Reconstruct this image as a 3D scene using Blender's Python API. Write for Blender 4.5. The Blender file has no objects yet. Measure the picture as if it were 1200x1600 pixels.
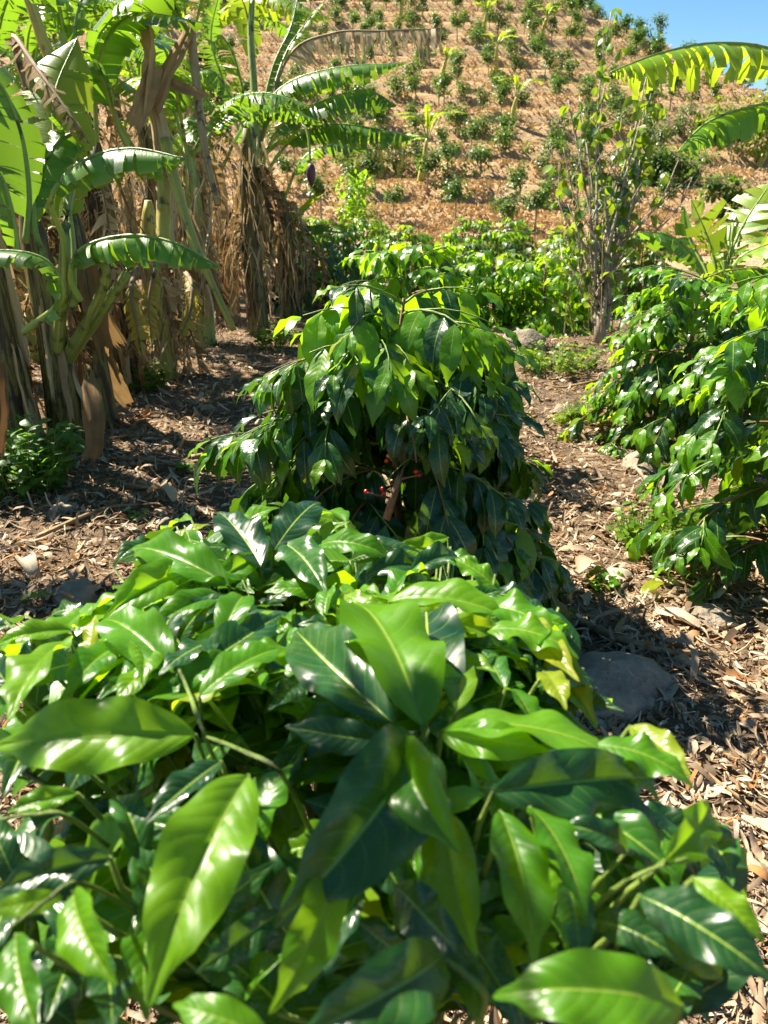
import bpy, math, random
import numpy as np
from mathutils import Vector, Matrix, noise
from mathutils.bvhtree import BVHTree

# ------------------------------------------------------------------ camera, sky, sun, exposure
scene = bpy.context.scene
C = scene.collection
R = math.radians
CAM = Vector((0, 0, 1.6))
PITCH = R(23.0)
FPX = 1209.0
cam_d = bpy.data.cameras.new('camera')
cam = bpy.data.objects.new('camera', cam_d)
C.objects.link(cam)
cam.location = CAM
cam.rotation_euler = (R(90) - PITCH, 0, 0)
cam_d.sensor_fit = 'VERTICAL'
cam_d.sensor_height = 36.0
cam_d.lens = 36.0 * FPX / 1600.0
cam_d.clip_start = 0.03
cam_d.clip_end = 2000
cam_d.dof.use_dof = True
cam_d.dof.focus_distance = 2.6
cam_d.dof.aperture_fstop = 6.0
scene.camera = cam

SUN_EL, SUN_AZ = R(48), R(-52)       # azimuth clockwise from +Y; negative = left of the view
sun_dir = Vector((math.sin(SUN_AZ) * math.cos(SUN_EL), math.cos(SUN_AZ) * math.cos(SUN_EL), math.sin(SUN_EL)))
world = bpy.data.worlds.new('World')
scene.world = world
world.use_nodes = True
wn = world.node_tree.nodes
sky = wn.new('ShaderNodeTexSky')
sky.sky_type = 'NISHITA'
sky.sun_disc = False
sky.sun_elevation = SUN_EL
sky.sun_rotation = SUN_AZ
sky.altitude = 2500
sky.air_density = 1.0
sky.dust_density = 0.0
sky.ozone_density = 1.6
wn['Background'].inputs[1].default_value = 0.05
hs = wn.new('ShaderNodeHueSaturation')
hs.inputs['Hue'].default_value = .488
hs.inputs['Saturation'].default_value = 1.18
hs.inputs['Value'].default_value = 1.0
world.node_tree.links.new(sky.outputs[0], hs.inputs['Color'])
world.node_tree.links.new(hs.outputs[0], wn['Background'].inputs[0])
sd = bpy.data.lights.new('sun', 'SUN')
sd.energy = 5.0
sd.angle = R(0.53)
sd.color = (1.0, 0.91, 0.75)
sun = bpy.data.objects.new('sun', sd)
C.objects.link(sun)
sun.rotation_euler = sun_dir.to_track_quat('Z', 'Y').to_euler()
sun.location = (-20, 5, 30)
scene.view_settings.view_transform = 'Standard'
scene.view_settings.look = 'None'
scene.view_settings.exposure = 1.78
scene.view_settings.gamma = 1.0

# ------------------------------------------------------------------ helpers
FWD = Vector((0, math.cos(PITCH), -math.sin(PITCH)))
UPV = Vector((0, math.sin(PITCH), math.cos(PITCH)))
Z = Vector((0, 0, 1))


def at(px, py, d):
    """a point of the place seen at this pixel of the photograph, d metres deep"""
    return CAM + (FWD + Vector((1, 0, 0)) * ((px - 600) / FPX) + UPV * ((800 - py) / FPX)) * d


def proj(p):
    q = p - CAM
    d = q.dot(FWD)
    return 600 + q.x / d * FPX, 800 - q.dot(UPV) / d * FPX, d


def lerp(a, b, t):
    return a + (b - a) * t


def interp(pts, x):
    if x <= pts[0][0]:
        return pts[0][1]
    for (a, fa), (b, fb) in zip(pts, pts[1:]):
        if x <= b:
            t = (x - a) / (b - a)
            return fa + (fb - fa) * t
    return pts[-1][1]


PROF = [(-30, -0.3), (0, 0), (9, 0), (14, -0.2), (20, -0.40), (24, -0.25), (28, .45), (33, 1.75), (40, 4.2), (50, 8.1), (62, 13.6),
        (80, 22), (120, 38), (200, 52), (400, 60)]
CAPX = [(-200, 150), (-60, 70), (0, 24), (13, 13.6), (16, 11.2), (18, 9.2), (20, 5.6), (23, 2.6), (30, 0.2), (60, -4), (400, -20)]
STEP = .82


def smooth_h(x, y):
    p = (interp(PROF, y - 1.2) + interp(PROF, y) + interp(PROF, y + 1.2)) / 3
    c = interp(CAPX, x + (y - 55) * 0.06)
    c += 0.5 * noise.noise((x * .15, y * .1, 3))
    k = 1.2
    if c - p > 6:
        h = p
    else:
        h = -k * math.log(math.exp(-p / k) + math.exp(-c / k))
    if y > 22:
        h += min(1, (y - 22) / 8) * 0.55 * noise.noise((x * .09, y * .09, 0))
    return h


def terrace_level(x, y):
    return (smooth_h(x, y) + 0.028 * x + 0.12 * noise.noise((x * .2, y * .2, 8))) / STEP


def height(x, y):
    h = smooth_h(x, y)
    if y > 24:
        a = min(1, (y - 24) / 5)
        f = terrace_level(x, y)
        f = f - math.floor(f)
        # bench then riser
        st = 0.34 * (0.5 - f) if f < .3 else lerp(0.34 * .2, -0.0, 0)
        s = math.sin(2 * math.pi * f) * 0.24
        h += -a * s * STEP
        h += a * 0.10 * noise.noise((x * .9, y * .9, 5))
    if y < 30:
        h += 0.05 * noise.noise((x * .8, y * .8, 1)) + 0.025 * noise.noise((x * 2.7, y * 2.7, 2))
    return h


def ground_at(px, py):
    r = (at(px, py, 1) - CAM)
    d = 0.8
    while d < 300:
        p = CAM + r * d
        if p.z < height(p.x, p.y):
            break
        d += 0.02 if d < 12 else 0.1
    p = CAM + r * d
    return Vector((p.x, p.y, height(p.x, p.y)))


class MB:
    def __init__(self):
        self.v = []; self.f = []; self.uv = []; self.r = []

    def add(self, verts, faces, uvs=None, r=0.0):
        b = len(self.v)
        self.v.extend(verts)
        self.f.extend([tuple(i + b for i in f) for f in faces])
        self.uv.extend(uvs if uvs else [(0, 0)] * len(verts))
        self.r.extend([r] * len(verts))

    def mesh(self, name, mat, smooth=True):
        m = bpy.data.meshes.new(name)
        m.from_pydata([tuple(v) for v in self.v], [], self.f)
        fill_attr(m, np.array(self.uv, dtype=np.float32).reshape(-1, 2), np.array(self.r, dtype=np.float32))
        m.materials.append(mat)
        if smooth:
            m.polygons.foreach_set('use_smooth', [True] * len(m.polygons))
        return m

    def build(self, name, mat, parent=None, smooth=True, loc=None):
        o = bpy.data.objects.new(name, self.mesh(name, mat, smooth))
        C.objects.link(o)
        if parent:
            o.parent = parent
        if loc is not None:
            o.location = loc
        return o


def fill_attr(m, uv, r):
    n = len(m.loops)
    idx = np.empty(n, dtype=np.int32)
    m.loops.foreach_get('vertex_index', idx)
    l = m.uv_layers.new(name='UVMap')
    l.data.foreach_set('uv', uv[idx].ravel())
    a = m.attributes.new('rnd', 'FLOAT', 'POINT')
    a.data.foreach_set('value', r)


def tag(o, label=None, cat=None, group=None, kind=None):
    if label: o['label'] = label
    if cat: o['category'] = cat
    if group: o['group'] = group
    if kind: o['kind'] = kind
    return o


def empty(name, loc, label, cat, group=None):
    o = bpy.data.objects.new(name, None)
    C.objects.link(o)
    o.location = loc
    o.empty_display_size = 0.1
    return tag(o, label, cat, group)


def copy_tree(o, parent=None):
    c = o.copy()
    C.objects.link(c)
    c.parent = parent
    for ch in o.children:
        copy_tree(ch, c)
    return c


def frame_of(t, ref=Z):
    t = t.normalized()
    s = t.cross(ref)
    if s.length < 1e-3:
        s = t.cross(Vector((1, 0, 0)))
    s.normalize()
    return s, s.cross(t).normalized()


def tube(mb, pts, radii, sides=6, r=0.0, wob=0.0, rng=None, cap=True):
    vs, fs, uv = [], [], []
    n = len(pts)
    for i, p in enumerate(pts):
        t = (pts[min(i + 1, n - 1)] - pts[max(i - 1, 0)])
        s, u = frame_of(t, Vector((0.31, 0.9, 0.2)) if abs(t.normalized().z) > .7 else Z)
        for k in range(sides):
            a = 2 * math.pi * k / sides
            rr = radii[i]
            if wob:
                rr *= 1 + wob * noise.noise((math.cos(a) * 1.7 + p.x * 3, math.sin(a) * 1.7 + p.y * 3, p.z * 1.3))
            vs.append(p + s * (math.cos(a) * rr) + u * (math.sin(a) * rr))
            uv.append((k / sides, i / max(1, n - 1)))
    for i in range(n - 1):
        for k in range(sides):
            k2 = (k + 1) % sides
            fs.append((i * sides + k, i * sides + k2, (i + 1) * sides + k2, (i + 1) * sides + k))
    if cap:
        fs.append(tuple(range((n - 1) * sides, n * sides)))
        fs.append(tuple(reversed(range(sides))))
    mb.add(vs, fs, uv, r)


def catmull(P, n):
    P = [Vector(p) for p in P]
    Q = [P[0] * 2 - P[1]] + P + [P[-1] * 2 - P[-2]]
    out = []
    segs = len(P) - 1
    for i in range(n + 1):
        u = i / n * segs
        k = min(int(u), segs - 1)
        t = u - k
        a, b, c, d = Q[k:k + 4]
        out.append(0.5 * ((2 * b) + (c - a) * t + (2 * a - 5 * b + 4 * c - d) * t * t + (3 * b - a - 3 * c + d) * t ** 3))
    return out


# ------------------------------------------------------------------ materials
class NT:
    def __init__(self, name):
        self.m = bpy.data.materials.new(name)
        self.m.use_nodes = True
        self.t = self.m.node_tree
        self.n = self.t.nodes
        self.b = self.n['Principled BSDF']
        self.out = self.n['Material Output']

    def new(self, typ, **kw):
        o = self.n.new(typ)
        for k, v in kw.items():
            setattr(o, k, v)
        return o

    def link(self, a, b):
        self.t.links.new(a, b)

    def put(self, sock, v):
        if isinstance(v, (int, float)):
            sock.default_value = v
        elif isinstance(v, (tuple, list)):
            sock.default_value = tuple(v) + ((1,) if len(v) == 3 and len(sock.default_value) == 4 else ())
        else:
            self.link(v, sock)

    def math(self, op, a, b=0.0, c=0.0, clamp=False):
        o = self.new('ShaderNodeMath', operation=op, use_clamp=clamp)
        self.put(o.inputs[0], a); self.put(o.inputs[1], b); self.put(o.inputs[2], c)
        return o.outputs[0]

    def mix(self, f, a, b, mode='MIX'):
        o = self.new('ShaderNodeMix', data_type='RGBA', blend_type=mode)
        self.put(o.inputs[0], f); self.put(o.inputs[6], a); self.put(o.inputs[7], b)
        return o.outputs[2]

    def ramp(self, f, stops, mode='LINEAR'):
        o = self.new('ShaderNodeValToRGB')
        o.color_ramp.interpolation = mode
        e = o.color_ramp.elements
        while len(e) < len(stops):
            e.new(0.5)
        for el, (p, c) in zip(e, stops):
            el.position = p
            el.color = tuple(c) + (1,) if len(c) == 3 else c
        self.put(o.inputs[0], f)
        return o.outputs[0]

    def noise(self, vec, scale, detail=4, rough=.55, dist=0.0):
        o = self.new('ShaderNodeTexNoise')
        self.put(o.inputs['Scale'], scale); self.put(o.inputs['Detail'], detail)
        self.put(o.inputs['Roughness'], rough); self.put(o.inputs['Distortion'], dist)
        if vec is not None:
            self.link(vec, o.inputs['Vector'])
        return o.outputs[0]

    def mapr(self, v, a, b, c, d):
        o = self.new('ShaderNodeMapRange', interpolation_type='SMOOTHSTEP')
        for i, q in enumerate((v, a, b, c, d)):
            self.put(o.inputs[i], q)
        return o.outputs[0]

    def rnd(self):
        a = self.new('ShaderNodeAttribute', attribute_name='rnd')
        o = self.new('ShaderNodeObjectInfo')
        return self.math('FRACT', self.math('ADD', a.outputs['Fac'], o.outputs['Random']))

    def bump(self, h, strength, dist):
        o = self.new('ShaderNodeBump')
        self.put(o.inputs['Strength'], strength); self.put(o.inputs['Distance'], dist)
        self.link(h, o.inputs['Height'])
        self.link(o.outputs[0], self.b.inputs['Normal'])
        return o.outputs[0]

    def translucent(self, fac, col, nrm=None):
        tr = self.new('ShaderNodeBsdfTranslucent')
        self.put(tr.inputs[0], col)
        if nrm is not None:
            self.link(nrm, tr.inputs['Normal'])
        mx = self.new('ShaderNodeMixShader')
        self.put(mx.inputs[0], fac)
        self.link(self.b.outputs[0], mx.inputs[1])
        self.link(tr.outputs[0], mx.inputs[2])
        self.link(mx.outputs[0], self.out.inputs[0])


def leaf_material(name, stops, trans_col, trans=0.35, rough=.27, veins=11, midrib=(0.30, 0.42, 0.06), bump=0.2, bdist=.0016, blem=0.6):
    t = NT(name)
    uv = t.new('ShaderNodeUVMap').outputs[0]
    sp = t.new('ShaderNodeSeparateXYZ'); t.link(uv, sp.inputs[0])
    u = t.math('MULTIPLY', t.math('ABSOLUTE', t.math('SUBTRACT', sp.outputs[0], .5)), 2.0)
    ph = t.math('FRACT', t.math('MULTIPLY', t.math('SUBTRACT', sp.outputs[1], t.math('MULTIPLY', t.math('POWER', u, 1.4), .17)), float(veins)))
    dv = t.math('ABSOLUTE', t.math('SUBTRACT', ph, .5))               # 0.5 on a vein
    vein = t.mapr(dv, .455, .5, 0, 1)
    vein = t.math('MULTIPLY', vein, t.mapr(u, .95, .55, 0, 1))
    mid = t.mapr(u, .05, .02, 0, 1)
    r = t.rnd()
    tc = t.new('ShaderNodeTexCoord')
    col = t.ramp(r, stops)
    ns = t.noise(tc.outputs['Object'], 6.0, 3)
    col = t.mix(t.mapr(ns, .4, .75, 0, .35), col, [c * .72 for c in stops[0][1]])
    col = t.mix(t.math('MULTIPLY', vein, .35), col, midrib)
    col = t.mix(t.math('MULTIPLY', mid, .9), col, midrib)
    sp2 = t.noise(tc.outputs['Object'], 37.0, 2, .4)
    col = t.mix(t.math('MULTIPLY', t.mapr(sp2, .73, .78, 0, 1), blem), col, (0.22, 0.17, 0.05))
    t.link(col, t.b.inputs['Base Color'])
    rn = t.noise(tc.outputs['Object'], 11.0, 4)
    t.put(t.b.inputs['Roughness'], t.mapr(rn, .3, .7, rough - .07, rough + .13))
    t.b.inputs['Specular IOR Level'].default_value = .5
    h = t.math('MULTIPLY', t.math('SINE', t.math('MULTIPLY', ph, math.pi)), t.mapr(u, 1.0, .6, 0, 1))
    h = t.math('ADD', h, t.math('MULTIPLY', mid, -.8))
    h = t.math('ADD', h, t.math('MULTIPLY', rn, .3))
    nrm = t.bump(h, bump, bdist)
    t.translucent(trans, t.mix(t.math('MULTIPLY', t.math('MAXIMUM', vein, mid), .3), trans_col, [c * .5 for c in trans_col]))
    return t.m


M = {}
M['leaf_mature'] = leaf_material('leaf_mature', [(0, (.008, .040, .014)), (.6, (.014, .066, .012)), (1, (.034, .125, .012))], (.16, .36, .010), .22, .28)
M['leaf_light'] = leaf_material('leaf_light', [(0, (.04, .16, .006)), (.5, (.075, .23, .005)), (1, (.14, .29, .005))], (.37, .66, .006), .46, .31)
M['leaf_yellow'] = leaf_material('leaf_yellow', [(0, (.10, .25, .008)), (.6, (.17, .31, .010)), (1, (.30, .32, .015))], (.55, .68, .012), .52, .3)
M['leaf_weed'] = leaf_material('leaf_weed', [(0, (.03, .10, .02)), (1, (.07, .19, .03))], (.25, .5, .03), .35, .45, veins=7, bdist=.001)
M['leaf_hedge'] = leaf_material('leaf_hedge', [(0, (.035, .10, .012)), (.6, (.08, .18, .014)), (1, (.20, .28, .02))], (.4, .55, .02), .38, .35, veins=6, bdist=.001)
M['leaf_far'] = leaf_material('leaf_far', [(0, (.018, .062, .016)), (.6, (.036, .10, .018)), (1, (.08, .16, .02))], (.22, .42, .02), .25, .40, bdist=.001)


def banana_material(name, stops, trans_col, trans, rough, dry=False):
    t = NT(name)
    uv = t.new('ShaderNodeUVMap').outputs[0]
    mp = t.new('ShaderNodeMapping'); t.link(uv, mp.inputs[0])
    mp.inputs['Scale'].default_value = (1.2, 90, 1)
    r = t.rnd()
    st = t.noise(mp.outputs[0], 2.0, 3, .6)
    col = t.ramp(t.math('ADD', t.math('MULTIPLY', r, .6), t.math('MULTIPLY', st, .4)), stops)
    sp = t.new('ShaderNodeSeparateXYZ'); t.link(uv, sp.inputs[0])
    edge = t.mapr(t.math('ADD', sp.outputs[0], t.math('MULTIPLY', st, .12)), .98, 1.08, 0, 1)
    if not dry:
        col = t.mix(edge, col, (.30, .22, .06))
    tc = t.new('ShaderNodeTexCoord')
    big = t.noise(tc.outputs['Object'], 5.0, 3)
    col = t.mix(t.mapr(big, .45, .75, 0, .5 if dry else .3), col, [c * .45 for c in stops[0][1]] if dry else (.10, .17, .01))
    t.link(col, t.b.inputs['Base Color'])
    t.b.inputs['Roughness'].default_value = rough
    t.b.inputs['Specular IOR Level'].default_value = .5 if not dry else .15
    t.bump(st, .6 if dry else .35, .006)
    t.translucent(trans, trans_col)
    return t.m


M['banana_green'] = banana_material('banana_green', [(.15, (.030, .105, .020)), (.5, (.055, .17, .020)), (.85, (.12, .25, .02))], (.30, .54, .02), .32, .33)
M['banana_lime'] = banana_material('banana_lime', [(.15, (.09, .22, .02)), (.5, (.15, .30, .02)), (.85, (.25, .36, .03))], (.48, .62, .02), .42, .35)
M['banana_dark_dry'] = banana_material('banana_dark_dry', [(.15, (.04, .024, .012)), (.5, (.13, .075, .035)), (.85, (.25, .16, .08))], (.25, .13, .05), .18, .8, True)
M['banana_yellow'] = banana_material('banana_yellow', [(.15, (.12, .13, .01)), (.5, (.34, .28, .02)), (.85, (.45, .33, .06))], (.6, .5, .03), .35, .5)
M['banana_dry'] = banana_material('banana_dry', [(.15, (.10, .06, .03)), (.4, (.32, .20, .095)), (.62, (.50, .35, .18)), (.85, (.64, .50, .29))], (.45, .28, .11), .22, .8, True)
M['banana_pale_dry'] = banana_material('banana_pale_dry', [(.15, (.26, .18, .095)), (.4, (.50, .38, .22)), (.8, (.70, .58, .38))], (.5, .36, .18), .22, .8, True)


def stem_material(name, stops, rough=.6, sx=7, sy=1.4):
    t = NT(name)
    uv = t.new('ShaderNodeUVMap').outputs[0]
    mp = t.new('ShaderNodeMapping'); t.link(uv, mp.inputs[0])
    mp.inputs['Scale'].default_value = (sx, sy, 1)
    r = t.rnd()
    ad = t.new('ShaderNodeVectorMath', operation='ADD'); t.link(mp.outputs[0], ad.inputs[0])
    cb = t.new('ShaderNodeCombineXYZ'); t.link(t.math('MULTIPLY', r, 40), cb.inputs[0]); t.link(cb.outputs[0], ad.inputs[1])
    st = t.noise(ad.outputs[0], 2.2, 6, .65, .3)
    col = t.ramp(st, stops)
    tc = t.new('ShaderNodeTexCoord')
    bl = t.noise(tc.outputs['Object'], 9.0, 4, .6)
    col = t.mix(t.mapr(bl, .55, .68, 0, .8), col, (.02, .014, .008))
    t.link(col, t.b.inputs['Base Color'])
    t.b.inputs['Roughness'].default_value = rough
    t.bump(st, .8, .012)
    return t.m


M['stem_dark'] = stem_material('stem_dark', [(.3, (.014, .010, .006)), (.44, (.05, .03, .014)), (.53, (.20, .18, .035)), (.58, (.035, .024, .012)), (.66, (.10, .06, .028)), (.78, (.30, .20, .09))])
M['stem_yellow'] = stem_material('stem_yellow', [(.3, (.10, .06, .02)), (.45, (.45, .36, .05)), (.6, (.50, .46, .10)), (.8, (.28, .20, .06))], .45)
M['stem_green'] = stem_material('stem_green', [(.3, (.10, .14, .03)), (.5, (.24, .30, .06)), (.65, (.36, .38, .10)), (.8, (.16, .12, .05))], .4)
M['stem_pale'] = stem_material('stem_pale', [(.3, (.20, .12, .05)), (.5, (.42, .30, .14)), (.7, (.55, .44, .25))], .7)
M['rib_green'] = stem_material('rib_green', [(.3, (.16, .24, .04)), (.6, (.30, .38, .07)), (.8, (.42, .42, .10))], .35, 2, 1)
M['rib_dry'] = stem_material('rib_dry', [(.3, (.14, .085, .035)), (.6, (.34, .22, .10)), (.8, (.48, .36, .18))], .7, 2, 3)
M['bark_coffee'] = stem_material('bark_coffee', [(.3, (.14, .075, .03)), (.6, (.30, .17, .075)), (.8, (.38, .26, .14))], .75, 3, 6)
M['bark_pale'] = stem_material('bark_pale', [(.3, (.24, .19, .13)), (.6, (.42, .35, .25)), (.8, (.50, .43, .32))], .8, 3, 8)
M['twig_green'] = stem_material('twig_green', [(.3, (.14, .22, .03)), (.6, (.22, .33, .05)), (.8, (.32, .34, .09))], .45, 2, 4)


def simple(name, col, rough=.5, spec=.5, var=.3, scale=20, bump=.3, bdist=.004, trans=None):
    t = NT(name)
    tc = t.new('ShaderNodeTexCoord')
    n = t.noise(tc.outputs['Object'], scale, 5, .6)
    t.link(t.mix(t.math('MULTIPLY', n, 1.0), [c * (1 - var) for c in col], [min(1, c * (1 + var)) for c in col]), t.b.inputs['Base Color'])
    t.b.inputs['Roughness'].default_value = rough
    t.b.inputs['Specular IOR Level'].default_value = spec
    t.bump(n, bump, bdist)
    if trans:
        t.translucent(trans[0], trans[1])
    return t.m


M['berry_red'] = simple('berry_red', (.55, .025, .012), .25, .6, .25, 60, .1)
M['berry_orange'] = simple('berry_orange', (.55, .16, .02), .25, .6, .25, 60, .1)
M['bud_purple'] = simple('bud_purple', (.10, .035, .06), .45, .4, .4, 14, .3)


def rock_material():
    t = NT('rock')
    tc = t.new('ShaderNodeTexCoord')
    a = t.noise(tc.outputs['Object'], 5, 8, .65)
    b = t.noise(tc.outputs['Object'], 45, 4, .6)
    r = t.rnd()
    col = t.ramp(a, [(.3, (.14, .11, .08)), (.5, (.26, .21, .155)), (.7, (.40, .33, .24))])
    col = t.mix(t.mapr(b, .55, .7, 0, .6), col, (.13, .11, .09))
    col = t.mix(t.mapr(a, .6, .75, 0, .5), col, (.34, .26, .17))
    t.link(col, t.b.inputs['Base Color'])
    t.b.inputs['Roughness'].default_value = .85
    t.bump(t.math('ADD', a, t.math('MULTIPLY', b, .25)), 1.0, .05)
    return t.m


M['rock'] = rock_material()


def soil_material():
    t = NT('soil')
    tc = t.new('ShaderNodeTexCoord')
    v = tc.outputs['Object']
    a = t.noise(v, 1.2, 6, .6)
    b = t.noise(v, 14, 8, .7)
    c = t.noise(v, 70, 4, .6)
    col = t.ramp(b, [(.3, (.06, .040, .025)), (.5, (.14, .095, .062)), (.68, (.25, .18, .12)), (.8, (.36, .28, .20))])
    col = t.mix(t.mapr(a, .4, .65, 0, .55), col, (.26, .165, .09))
    col = t.mix(t.mapr(c, .55, .7, 0, .5), col, (.34, .25, .16))
    t.link(col, t.b.inputs['Base Color'])
    t.b.inputs['Roughness'].default_value = .95
    t.b.inputs['Specular IOR Level'].default_value = .15
    t.bump(t.math('ADD', b, t.math('MULTIPLY', c, .4)), 1.0, .04)
    return t.m


M['soil'] = soil_material()


def hill_material():
    t = NT('dry_hillside')
    tc = t.new('ShaderNodeTexCoord')
    v = tc.outputs['Object']
    mp = t.new('ShaderNodeMapping'); t.link(v, mp.inputs[0]); mp.inputs['Scale'].default_value = (1, 1, 2.5)
    a = t.noise(mp.outputs[0], .35, 6, .6)
    b = t.noise(mp.outputs[0], 2.4, 7, .7)
    c = t.noise(mp.outputs[0], 11, 5, .7)
    col = t.ramp(b, [(.28, (.36, .21, .105)), (.45, (.53, .34, .18)), (.6, (.61, .42, .24)), (.78, (.67, .50, .32))])
    col = t.mix(t.mapr(a, .45, .66, 0, .6), col, (.46, .35, .24))
    col = t.mix(t.mapr(c, .60, .72, 0, .45), col, (.26, .155, .07))
    col = t.mix(t.mapr(c, .44, .33, 0, .45), col, (.58, .44, .26))
    t.link(col, t.b.inputs['Base Color'])
    t.b.inputs['Roughness'].default_value = .95
    t.b.inputs['Specular IOR Level'].default_value = .1
    t.bump(t.math('ADD', b, t.math('MULTIPLY', c, .5)), 1.0, .22)
    return t.m


M['hill'] = hill_material()


def litter_material():
    t = NT('dry_litter')
    r = t.rnd()
    tc = t.new('ShaderNodeTexCoord')
    n = t.noise(tc.outputs['Object'], 40, 4, .6)
    col = t.ramp(r, [(0, (.10, .07, .045)), (.2, (.22, .16, .105)), (.45, (.37, .27, .18)), (.66, (.49, .385, .265)), (.8, (.57, .49, .38)), (.88, (.44, .21, .075)), (.94, (.38, .17, .06)), (1, (.66, .56, .40))])
    col = t.mix(t.mapr(n, .4, .7, 0, .45), col, (.15, .10, .055))
    t.link(col, t.b.inputs['Base Color'])
    t.b.inputs['Roughness'].default_value = .75
    t.b.inputs['Specular IOR Level'].default_value = .2
    t.bump(n, .5, .004)
    t.translucent(.12, (.4, .25, .1))
    return t.m


M['litter'] = litter_material()


def grass_dry_material():
    t = NT('dry_grass')
    r = t.rnd()
    t.link(t.ramp(r, [(0, (.36, .22, .11)), (.5, (.55, .37, .20)), (.85, (.66, .49, .29)), (1, (.36, .32, .10))]), t.b.inputs['Base Color'])
    t.b.inputs['Roughness'].default_value = .8
    t.b.inputs['Specular IOR Level'].default_value = .15
    t.translucent(.2, (.5, .33, .13))
    return t.m


M['dry_grass'] = grass_dry_material()

# ------------------------------------------------------------------ the setting
def grid(name, xs, ys, mat):
    mb = MB()
    nx, ny = len(xs), len(ys)
    vs = [(x, y, height(x, y)) for y in ys for x in xs]
    fs = [(j * nx + i, j * nx + i + 1, (j + 1) * nx + i + 1, (j + 1) * nx + i) for j in range(ny - 1) for i in range(nx - 1)]
    mb.add(vs, fs, [(0, 0)] * len(vs))
    o = mb.build(name, mat)
    tag(o, kind='structure')
    return o


def spaced(breaks):
    out = []
    for a, b, st in breaks:
        n = max(1, round((b - a) / st))
        out += [a + (b - a) * i / n for i in range(n)]
    return out + [breaks[-1][1]]


grid('ground', spaced([(-60, -10, 3), (-10, -5, .25), (-5, 4, .09), (4, 10, .25), (10, 60, 3)]), spaced([(-20, -1, 1), (-1, 9, .09), (9, 20, .25)]), M['soil'])
grid('hillside', spaced([(-160, -30, 6), (-30, -14, .7), (-14, 26, .32), (26, 60, 1.5), (60, 300, 12)]), spaced([(20, 66, .26), (66, 90, .8), (90, 420, 10)]), M['hill'])

# far wooded hill beyond the shoulder
mb = MB()
n = 40
vs = []
for j in range(14):
    for i in range(n):
        x = 30 + i * 10.0
        y = 190 + j * 16.0
        h = -12 + 33 * math.exp(-((x - 120) / 95) ** 2) * math.sin(min(1, j / 8) * math.pi / 2) + 5 * noise.noise((x * .03, y * .03, 4)) + 2 * noise.noise((x * .11, y * .11, 4))
        vs.append((x, y, h))
mb.add(vs, [(j * n + i, j * n + i + 1, (j + 1) * n + i + 1, (j + 1) * n + i) for j in range(13) for i in range(n - 1)])
far_hill = mb.build('distant_hill', simple('far_green', (.10, .14, .055), .9, .1, .6, .12, .8, .8))
tag(far_hill, kind='structure')
FARV = vs

# ------------------------------------------------------------------ coffee leaf meshes
def leaf_geo(nu, nv, W, curl, fold, wave, bend, seed, quilt=0.0, droptip=.12, petiole=.06):
    rng = random.Random(seed)
    ph = rng.uniform(0, 6.28)
    ph2 = rng.uniform(0, 6.28)
    vs, uv, fs = [], [], []
    y = z = 0.0
    for i in range(nu + 1):
        s = i / nu
        th = curl * (.5 - s) * 1.2 - droptip * max(0, s - .7) * 4
        if i:
            y += math.cos(th) / nu
            z += math.sin(th) / nu
        sh = max(0.0, math.sin(math.pi * min(1, max(0, s)) ** .86)) ** .8
        if s > .8:
            sh *= 1 - .45 * math.sin((s - .8) / .2 * math.pi)
        w = .5 * W * sh + .004
        for j in range(-nv, nv + 1):
            t = j / nv
            x = w * t
            zz = fold * abs(x) - fold * 1.1 * abs(x) * abs(t) * .5
            zz += wave * w * abs(t) ** 1.6 * math.sin(2 * math.pi * 2.7 * s + (ph if t > 0 else ph2)) * math.sin(math.pi * s)
            if quilt:
                f = (s - .17 * abs(t) ** 1.4) * 11
                zz += quilt * W * (abs(math.sin(math.pi * f)) - .5) * math.sin(math.pi * abs(t)) * .5
            vs.append([x + bend * s * s, y, z + zz])
            uv.append((t * .5 + .5, s))
    m = 2 * nv + 1
    for i in range(nu):
        for j in range(2 * nv):
            a = i * m + j
            fs.append((a, a + 1, a + m + 1, a + m))
    v = np.array(vs)
    mid = v[nu * m + nv].copy()
    # tip onto the +Y axis, chord length one
    ang = math.atan2(mid[2], mid[1])
    c, s_ = math.cos(-ang), math.sin(-ang)
    Y = v[:, 1] * c - v[:, 2] * s_
    Zz = v[:, 1] * s_ + v[:, 2] * c
    v[:, 1], v[:, 2] = Y, Zz
    ang = math.atan2(mid[0], math.hypot(mid[1], mid[2]))
    c, s_ = math.cos(ang), math.sin(ang)
    X = v[:, 0] * c - v[:, 1] * s_
    Y = v[:, 0] * s_ + v[:, 1] * c
    v[:, 0], v[:, 1] = X, Y
    v /= Y[nu * m + nv]
    return v, fs, uv


def leaf_meshes(prefix, mat, nu, nv, n, quilt, seed, Wr=(.36, .44), curl=(.3, 1.0), fold=(.15, .6), wave=(.12, .3)):
    out = []
    rng = random.Random(seed)
    for i in range(n):
        v, f, uv = leaf_geo(nu, nv, rng.uniform(*Wr), rng.uniform(*curl), rng.uniform(*fold), rng.uniform(*wave), rng.uniform(-.12, .12), seed * 31 + i, quilt)
        mb = MB(); mb.add([tuple(p) for p in v], f, uv)
        out.append(mb.mesh(prefix, mat))
    return out


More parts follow.
